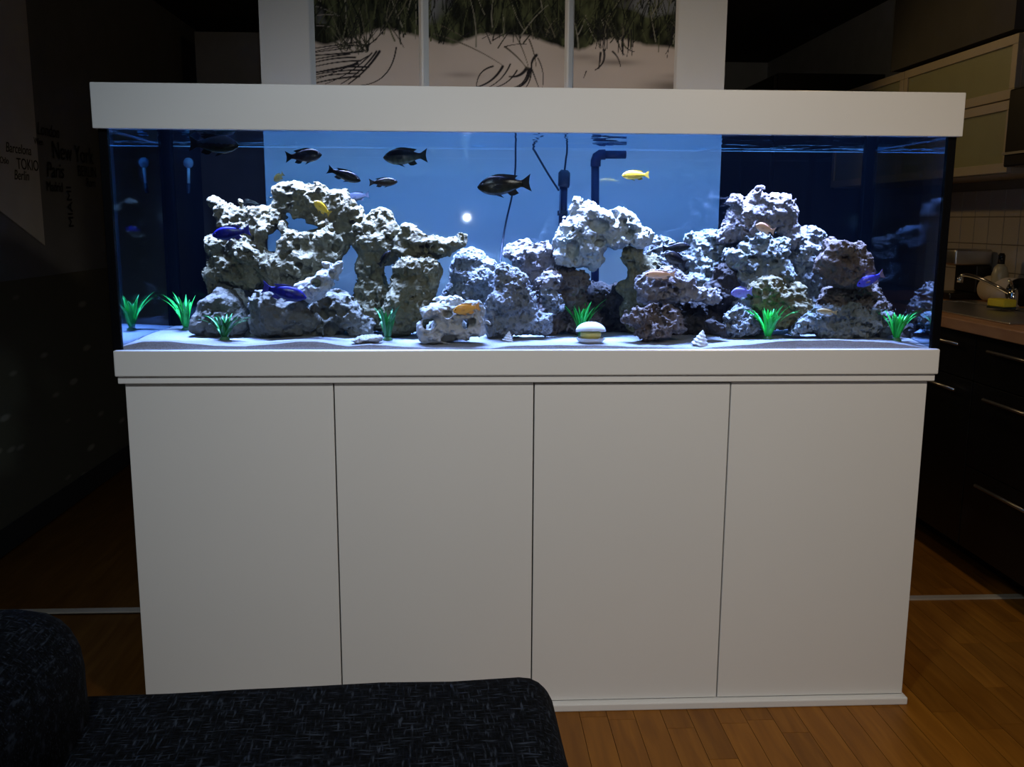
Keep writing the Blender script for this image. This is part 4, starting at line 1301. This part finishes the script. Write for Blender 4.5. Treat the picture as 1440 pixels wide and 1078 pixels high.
def cone_shell(lab, px, py, Y, w_, h_, seed):
    p = at(px, py, Y)
    z = float(sand_z(np.array([p[0]]), np.array([Y]))[0])
    s_ = mpp(Y)
    nu, nv = 28, 22
    V, Fc = [], []
    for j in range(nv + 1):
        f = j / nv
        for k in range(nu):
            a = 2 * math.pi * k / nu
            turn = f * 5 + a / (2 * math.pi)
            r = w_ / 2 * s_ * (1 - f) ** 0.85 * (1 + 0.13 * math.sin(2 * math.pi * turn)) * (1 + 0.22 * math.cos(7 * a + 3 * j) * math.cos(1.9 * j) * (1 - f)) * (min(1, 0.6 + 4 * f))
            V.append((r * math.cos(a), r * math.sin(a), h_ * s_ * f))
    for j in range(nv):
        for k in range(nu):
            Fc.append((j * nu + k, j * nu + (k + 1) % nu, (j + 1) * nu + (k + 1) % nu, (j + 1) * nu + k))
    Fc.append(tuple(range(nu - 1, -1, -1)))
    me = bpy.data.meshes.new('shell')
    me.from_pydata(V, [], Fc)
    smooth(me)
    o = link('sea_snail_shell', me, M['shell'], None, (p[0], Y, z - 0.002))
    o.rotation_euler = (0.12, 0.12, seed)
    tag(o, lab, 'shell', 'sea snail shells on the sand')


cone_shell('knobbly white cone shell on sand beside the slate-dark pebble', 984, 476, 0.05, 25, 24, 0.4)
cone_shell('tiny white snail shell on sand below the big wedge stone', 714, 474, 0.09, 17, 16, 1.4)

# =================================================================== tank equipment
M['stem'] = plain('thermometer_stem', (0.30, 0.30, 0.30), rough=0.4)
th = empty('thermometer', tuple(at(265, 272, 0.452)), 'white stick thermometer held by a suction cup on the aquarium glass', 'thermometer')
s45 = mpp(0.45)
for nm, pa, pb, r, mt in (('stem', 236, 258, 2.1, 'stem'), ('bulb', 258, 272, 2.4, 'plastic_dark')):
    A_, B_ = at(265, pa, 0.452) - np.array(th.location), at(265, pb, 0.452) - np.array(th.location)
    link(nm, tube_me([A_, B_], r * s45, 10), M[mt], th)
me = lathe_me([(7 * s45, 0), (6 * s45, 0.003), (3 * s45, 0.006), (1.5 * s45, 0.008)], 18)
me.transform(Matrix.Rotation(math.radians(90), 4, 'X'))
M['suction'] = plain('suction_cup_rubber', (0.13, 0.15, 0.18), rough=0.3)
o = link('suction_cup', me, M['suction'], th, Vector(at(265, 229, 0.455)) - th.location)

YE = 0.41
sE = mpp(YE)
ht = empty('aquarium_heater', tuple(at(791, 318, YE)), 'dark submersible heater rod with cable behind the white arch', 'heater')
L_ = np.array(ht.location)
link('heater_tube', tube_me([at(791, 318, YE) - L_, at(792.5, 262, YE) - L_], 5.6 * sE, 14), M['plastic_grey'], ht)
link('control_head', tube_me([at(792.5, 263, YE) - L_, at(793, 260, YE) - L_, at(793.5, 243, YE) - L_, at(794, 239, YE) - L_], [7.6 * sE, 8.2 * sE, 8.2 * sE, 5 * sE], 14), M['plastic_dark'], ht)
link('cable', tube_me([p - L_ for p in map(np.array, spline([at(794, 240, YE), at(796, 222, YE), at(797.5, 208, YE), at(798, 150, YE)], 6))], 1.3 * sE, 8), M['plastic_dark'], ht)
link('holder_clip', tube_me([at(791, 296, YE) - L_, at(791, 303, YE) - L_], 7.2 * sE, 12), M['plastic_dark'], ht)
link('indicator_strip', tube_me([at(787.5, 266, YE - 0.012) - L_, at(787, 300, YE - 0.012) - L_], 0.9 * sE, 6), M['suction'], ht)

sp = spline([at(786, 268, YE), at(770, 243, YE), at(753, 214, YE), at(750, 208, YE), at(755, 198, YE + .005), at(765, 160, YE + .02)], 6)
o = link('sensor_cable', tube_me([np.array(p) - at(786, 268, YE) for p in sp], 1.4 * sE, 8), M['plastic_dark'], None, tuple(at(786, 268, YE)))
tag(o, 'thin dark cable bent towards the heater head', 'cable')
sp = spline([at(703, 372, YE - .1), at(706, 345, YE - .05), at(712, 310, YE - .02), at(720, 275, YE), at(724.5, 240, YE), at(725, 205, YE), at(725, 150, YE)], 6)
b0 = np.array(sp[0])
o = link('air_line', tube_me([np.array(p) - b0 for p in sp], 1.3 * sE, 8), M['plastic_dark'], None, tuple(b0))
tag(o, 'thin dark air line hanging straight behind the largest black fish', 'air line')

pp = empty('outlet_pipe', tuple(at(837, 468, YE)), 'dark blue-grey outlet pipe with elbow at the waterline', 'pipe')
L_ = np.array(pp.location)
link('riser', tube_me([at(836.5, 470, YE) - L_, at(837, 232, YE) - L_], 5.6 * sE, 16), M['plastic_grey'], pp)
c0 = at(838, 219, YE)
arc = [at(837.5, 234, YE), at(837.7, 226, YE), at(839.5, 220.5, YE), at(844, 217.5, YE), at(851, 217.3, YE)]
link('elbow', tube_me([p - L_ for p in arc], 7.0 * sE, 16), M['plastic_grey'], pp)
link('spout', tube_me([at(850, 217.3, YE) - L_, at(880, 217.3, YE - 0.0) - L_], 5.4 * sE, 16), M['plastic_grey'], pp)
link('foot', tube_me([at(836.5, 470, YE) - L_, at(836.5, 462, YE) - L_], 8 * sE, 16), M['plastic_dark'], pp)

# =================================================================== kitchen
XW, XU, XB, XK = 1.565, 1.83, 1.60, 1.735
ky0, ky1 = 0.30, 2.35
zw = 0.91
wt = box('kitchen_worktop', M['beech'], XW, 2.165, ky0, ky1, zw - 0.04, zw, bev=0.003)
tag(wt, 'beech wood kitchen worktop with inset steel sink', 'worktop')
yy = ky0
for i, wd in enumerate((0.60, 0.45, 0.50, 0.495)):
    kc = empty('kitchen_base_cabinet', (1.88, yy + wd / 2, 0), ('black kitchen drawer unit nearest the living room', 'narrow black kitchen base cabinet under the sink',
                                                              'black kitchen base cabinet beyond the sink', 'black kitchen base cabinet at the far end')[i], 'cabinet', 'black kitchen base cabinets')
    boxw('carcass', M['black_front'], XB + 0.02, 2.16, yy + 0.001, yy + wd - 0.001, 0.10, zw - 0.042, kc)
    boxw('toe_kick', M['black_front'], XK, 2.16, yy + 0.001, yy + wd - 0.001, 0.0, 0.10, kc)
    if i in (0, 1):
        zz = (0.105, 0.70, zw - 0.046) if i == 1 else (0.105, 0.40, 0.70, zw - 0.046)
        for a, b_ in zip(zz[:-1], zz[1:]):
            dr = boxw('drawer', M['black_front'], XB, XB + 0.019, yy + 0.003, yy + wd - 0.003, a + 0.002, b_ - 0.002, kc, bev=0.001)
            L = kc.location
            A_, B_ = (XB - 0.02 - L.x, -wd * 0.32, b_ - 0.045), (XB - 0.02 - L.x, wd * 0.32, b_ - 0.045)
            link('handle', tube_me([A_, B_], 0.006, 8), M['steel'], dr)
    else:
        dr = boxw('door', M['black_front'], XB, XB + 0.019, yy + 0.003, yy + wd - 0.003, 0.107, zw - 0.048, kc, bev=0.001)
        link('handle', tube_me([(XB - 0.02 - kc.location.x, -wd * 0.3, zw - 0.09), (XB - 0.02 - kc.location.x, wd * 0.3, zw - 0.09)], 0.006, 8), M['steel'], dr)
    yy += wd + 0.001

# tiled splashback
zu0 = atX(1420, 243, XU)[2]
sb = box('wall_splashback', M['grout'], 2.150, 2.169, 0.5, 3.0, zw + 0.001, zu0 + 0.02)
tag(sb, 'beige square-tiled splashback above the worktop', None, None, 'structure')
TS = 0.118
tm = box_me(-0.004, 0.0, -TS / 2 + 0.0022, TS / 2 - 0.0022, -TS / 2 + 0.0022, TS / 2 - 0.0022, bev=0.001, seg=1)
tm.materials.append(M['tile'])
for j in range(5):
    for i in range(20):
        y = 0.56 + TS * i
        z = 0.004 + TS * (j + 0.5)
        if z + TS / 2 > zu0 + 0.02 - zw:
            continue
        link('tile', tm, None, sb, (-0.0095, y + TS / 2 - sb.location.y, z))

# upper cabinets with frosted doors
yA = atX(1425, 140, XU)[1]
zu1 = atX(1432, 45, XU)[2]
zum = atX(1404, 143, XU)[2]
for i, (a, b_) in enumerate(((yA, yA + 0.90), (yA + 0.902, yA + 1.7))):
    uc = empty('wall_cabinet', (2.0, (a + b_) / 2, zu0), ('cream kitchen wall cabinet with two frosted glass flaps over the tiles', 'cream kitchen wall cabinet at the dark far end')[i],
               'cabinet', 'cream kitchen wall cabinets')
    boxw('carcass', M['cream_wood'], XU + 0.021, 2.165, a, b_, zu0, zu1, uc)
    for z0, z1 in ((zu0 + 0.003, zum - 0.002), (zum + 0.002, zu1 - 0.003)):
        fw = 0.035
        L = uc.location
        fr = empty('flap_door', (0, 0, 0))
        fr.parent = uc
        for (ya_, yb_, za_, zb2) in ((a + .002, b_ - .002, z0, z0 + fw), (a + .002, b_ - .002, z1 - fw, z1), (a + .002, a + .002 + fw, z0 + fw, z1 - fw), (b_ - .002 - fw, b_ - .002, z0 + fw, z1 - fw)):
            me = box_me(XU - L.x, XU + 0.020 - L.x, ya_ - L.y, yb_ - L.y, za_ - L.z, zb2 - L.z, bev=0.002)
            link('door_frame', me, M['cream_wood'], fr)
        link('frosted_pane', box_me(XU + 0.008 - L.x, XU + 0.013 - L.x, a + fw - L.y, b_ - fw - L.y, z0 + fw - L.z, z1 - fw - L.z), M['frosted'], fr)
struct('trim_2', M['wall_bulk'], XU - 0.01, 2.168, yA + 0.02, yA + 1.02, zu1 + 0.012, 2.449, 'plain boxed bulkhead above the kitchen wall cabinets')

# black cooker hood
ch = empty('cooker_hood', (1.98, yA - 0.36, 1.46), 'black cooker hood beside the cream wall cabinets', 'cooker hood')
boxw('chimney', M['black_front'], 1.86, 2.14, yA - 0.52, yA - 0.20, 1.72, 2.44, ch, bev=0.004)
boxw('canopy', M['black_front'], 1.805, 2.14, yA - 0.68, yA - 0.014, 1.445, 1.72, ch, bev=0.006)
boxw('edge_strip', M['steel'], 1.797, 1.805, yA - 0.68, yA - 0.014, 1.488, 1.497, ch)

# tall dark cabinet past the wall units
tc_ = empty('tall_cabinet', (1.86, 3.6, 0), 'tall dark larder cabinet at the end of the kitchen', 'cabinet')
boxw('carcass', M['black_front'], 1.56, 2.16, 3.06, 4.2, 0.0, 2.05, tc_)
for a, b_ in ((3.065, 3.62), (3.63, 4.195)):
    boxw('door', M['black_front'], 1.54, 1.559, a, b_, 0.1, 2.04, tc_, bev=0.002)

# sink, tap, clutter on the worktop
sk = empty('kitchen_sink', (1.86, 1.20, zw), 'stainless steel sink with drainer set in the worktop', 'sink')
for (x0, x1, y0, y1) in ((1.64, 2.02, 0.78, 0.815), (1.64, 2.02, 1.66, 1.695), (1.64, 1.672, 0.815, 1.66), (1.95, 2.02, 0.815, 1.66)):
    boxw('rim', M['steel'], x0, x1, y0, y1, zw + 0.0005, zw + 0.006, sk, bev=0.002)
boxw('basin', M['steel'], 1.672, 1.95, 0.815, 1.66, zw + 0.0002, zw + 0.0012, sk)

tp0 = np.array([1.985, atX(1424, 418, 1.985)[1], zw + 0.006])
tp = empty('kitchen_tap', tuple(tp0), 'chrome kitchen tap with long curved spout over the sink', 'tap')
link('body', lathe_me([(0.026, 0), (0.026, 0.008), (0.020, 0.012), (0.019, 0.055), (0.015, 0.07)], 18), M['chrome'], tp)
sp_ = [atX(1423, 414, 1.98), atX(1404, 404, 1.955), atX(1384, 394, 1.92), atX(1366, 388, 1.89), atX(1353, 387, 1.87), atX(1350, 393, 1.868)]
link('spout', tube_me([np.array(p) - tp0 for p in spline(sp_, 5)], 0.008, 10), M['chrome'], tp)
link('nozzle', tube_me([np.array(sp_[-1]) - tp0 + np.array([0, 0, 0.012]), np.array(sp_[-1]) - tp0 - np.array([0, 0, 0.012])], 0.012, 12), M['chrome'], tp)
link('lever', tube_me([(0, 0, 0.065), (-0.03, -0.03, 0.10), (-0.05, -0.05, 0.11)], 0.006, 8), M['chrome'], tp)

M['sponge'] = plain('yellow_sponge', (0.75, 0.62, 0.04), rough=0.9, bump=0.5, bscale=200)
M['scour'] = plain('dark_scouring_pad', (0.02, 0.03, 0.02), rough=0.95)
ps = atZ(1408, 434, zw + 0.006)
sg = empty('sponge', (ps[0], ps[1], zw + 0.007), 'yellow cleaning sponge lying on the sink rim', 'sponge', rz=0.2)
box('scouring_layer', M['scour'], -0.03, 0.03, -0.045, 0.045, 0, 0.008, sg, bev=0.002)
box('foam_layer', M['sponge'], -0.03, 0.03, -0.045, 0.045, 0.008, 0.038, sg, bev=0.006, seg=3)

pr_ = atX(1412, 402, 2.085)
M['paper'] = plain('kitchen_paper', (0.62, 0.55, 0.46), rough=0.9)
kr = empty('kitchen_paper_roll', (2.085, pr_[1], zw), 'kitchen paper roll lying against the tiles', 'paper roll')
link('roll', tube_me([(0, 0.11, 0.056), (0, -0.11, 0.056)], 0.055, 24), M['paper'], kr)
link('end_cap', tube_me([(0, -0.111, 0.056), (0, -0.125, 0.056)], 0.058, 24), M['black_gloss'], kr)

pk = atZ(1437, 425, zw)
kt = empty('kettle', (1.90, 0.66, zw), 'glossy black kettle on the worktop beside the sponge', 'kettle')
link('body', lathe_me([(0.070, 0), (0.085, 0.02), (0.088, 0.07), (0.075, 0.13), (0.055, 0.165), (0.03, 0.175), (0.01, 0.18)], 24), M['black_gloss'], kt)
link('handle', tube_me(spline([(-0.02, 0.05, 0.16), (-0.03, 0.11, 0.17), (-0.03, 0.125, 0.09), (-0.02, 0.08, 0.04)], 6), 0.009, 8), M['black_gloss'], kt)
link('lid_knob', lathe_me([(0.012, 0.178), (0.016, 0.19), (0.010, 0.198)], 12), M['black_gloss'], kt)

M['bottle'] = plain('cloudy_soap_bottle', (0.42, 0.38, 0.26), rough=0.3)
bt = empty('soap_bottle', (2.07, 1.60, zw), 'cloudy dish soap bottle with black cap by the tiles', 'bottle')
link('body', lathe_me([(0.030, 0), (0.034, 0.01), (0.034, 0.12), (0.026, 0.15), (0.013, 0.165)], 18), M['bottle'], bt)
link('cap', lathe_me([(0.014, 0.165), (0.014, 0.20), (0.009, 0.21)], 14), M['black_gloss'], bt)
cm = empty('coffee_machine', (2.04, 1.86, zw), 'black coffee machine at the far end of the worktop', 'coffee machine')
box('base', M['black_front'], -0.09, 0.09, -0.09, 0.09, 0, 0.03, cm, bev=0.006)
box('back', M['black_front'], 0.02, 0.09, -0.09, 0.09, 0.03, 0.15, cm, bev=0.006)
box('head', M['steel'], -0.08, 0.09, -0.09, 0.09, 0.15, 0.22, cm, bev=0.01, seg=3)

# =================================================================== sofa
m, t, b = nt('charcoal_woven_fabric')
tc = t.nodes.new('ShaderNodeTexCoord')
mp1 = N(t, 'ShaderNodeMapping')
mp1.inputs['Scale'].default_value = (38, 240, 240)
mp2 = N(t, 'ShaderNodeMapping')
mp2.inputs['Scale'].default_value = (240, 38, 38)
ns = []
for mp in (mp1, mp2):
    t.links.new(tc.outputs['Object'], mp.inputs['Vector'])
    n = N(t, 'ShaderNodeTexNoise')
    n.inputs['Scale'].default_value = 1.0
    n.inputs['Detail'].default_value = 2
    t.links.new(mp.outputs[0], n.inputs['Vector'])
    ns.append(n)
mxm = N(t, 'ShaderNodeMath', operation='MAXIMUM')
t.links.new(ns[0].outputs['Fac'], mxm.inputs[0])
t.links.new(ns[1].outputs['Fac'], mxm.inputs[1])
r = ramp(t, mxm.outputs[0], [(0.46, (0.0006, 0.0007, 0.001)), (0.60, (0.0045, 0.0055, 0.008)), (0.74, (0.030, 0.037, 0.050))])
t.links.new(r.outputs[0], b.inputs['Base Color'])
b.inputs['Roughness'].default_value = 0.95
b.inputs['Specular IOR Level'].default_value = 0.1
bp = N(t, 'ShaderNodeBump')
bp.inputs['Strength'].default_value = 0.5
bp.inputs['Distance'].default_value = 0.002
t.links.new(mxm.outputs[0], bp.inputs['Height'])
t.links.new(bp.outputs[0], b.inputs['Normal'])
M['fabric'] = m
M['foot'] = plain('sofa_foot_metal', (0.3, 0.3, 0.3), rough=0.3, metal=1)


def cushion(name, x0, x1, y0, y1, z0, z1, parent, bev=0.05, puff=0.012, seed=1):
    bm = bmesh.new()
    bmesh.ops.create_cube(bm, size=1)
    for v in bm.verts:
        v.co = Vector(((x0 + x1) / 2 + v.co.x * (x1 - x0), (y0 + y1) / 2 + v.co.y * (y1 - y0), (z0 + z1) / 2 + v.co.z * (z1 - z0)))
    bmesh.ops.bevel(bm, geom=bm.edges[:] + bm.verts[:], offset=bev, segments=5, affect='EDGES', profile=0.5)
    bmesh.ops.subdivide_edges(bm, edges=[e for e in bm.edges if e.calc_length() > 0.12], cuts=12, use_grid_fill=True)
    P = np.array([v.co[:] for v in bm.verts])
    nn = (fbm(P * 6, seed, 3) - 0.5) * 2 * puff
    bm.normal_update()
    for v, q in zip(bm.verts, nn):
        v.co += v.normal * q
    me = bpy.data.meshes.new(name)
    bm.to_mesh(me)
    bm.free()
    smooth(me)
    return link(name, me, M['fabric'], parent)


ec = atZ(776, 984, 0.44)
el = atZ(215, 986, 0.44)
ang = math.atan2(el[1] - atZ(740, 962, 0.44)[1], el[0] - atZ(740, 962, 0.44)[0]) + math.pi
sofa = empty('sofa', (ec[0], ec[1], 0), 'charcoal woven fabric sofa with chaise seat before the aquarium cabinet', 'sofa', rz=ang)
cushion('seat', -1.62, 0.0, -0.85, 0.045, 0.12, 0.482, sofa, 0.055, 0.006, 3)
_br = at(150, 930, -0.78)
_ml = sofa.location
cushion('backrest', -1.64, _br[0] - _ml.x, -0.75, 0.02, 0.14, at(60, 800, -0.70)[2], sofa, 0.10, 0.012, 5)
for x, y in ((-0.1, -0.05), (-1.5, -0.05), (-0.1, -0.8), (-1.5, -0.8)):
    link('foot', lathe_me([(0.02, 0), (0.022, 0.03), (0.025, 0.13)], 12), M['foot'], sofa, (x, y, 0))
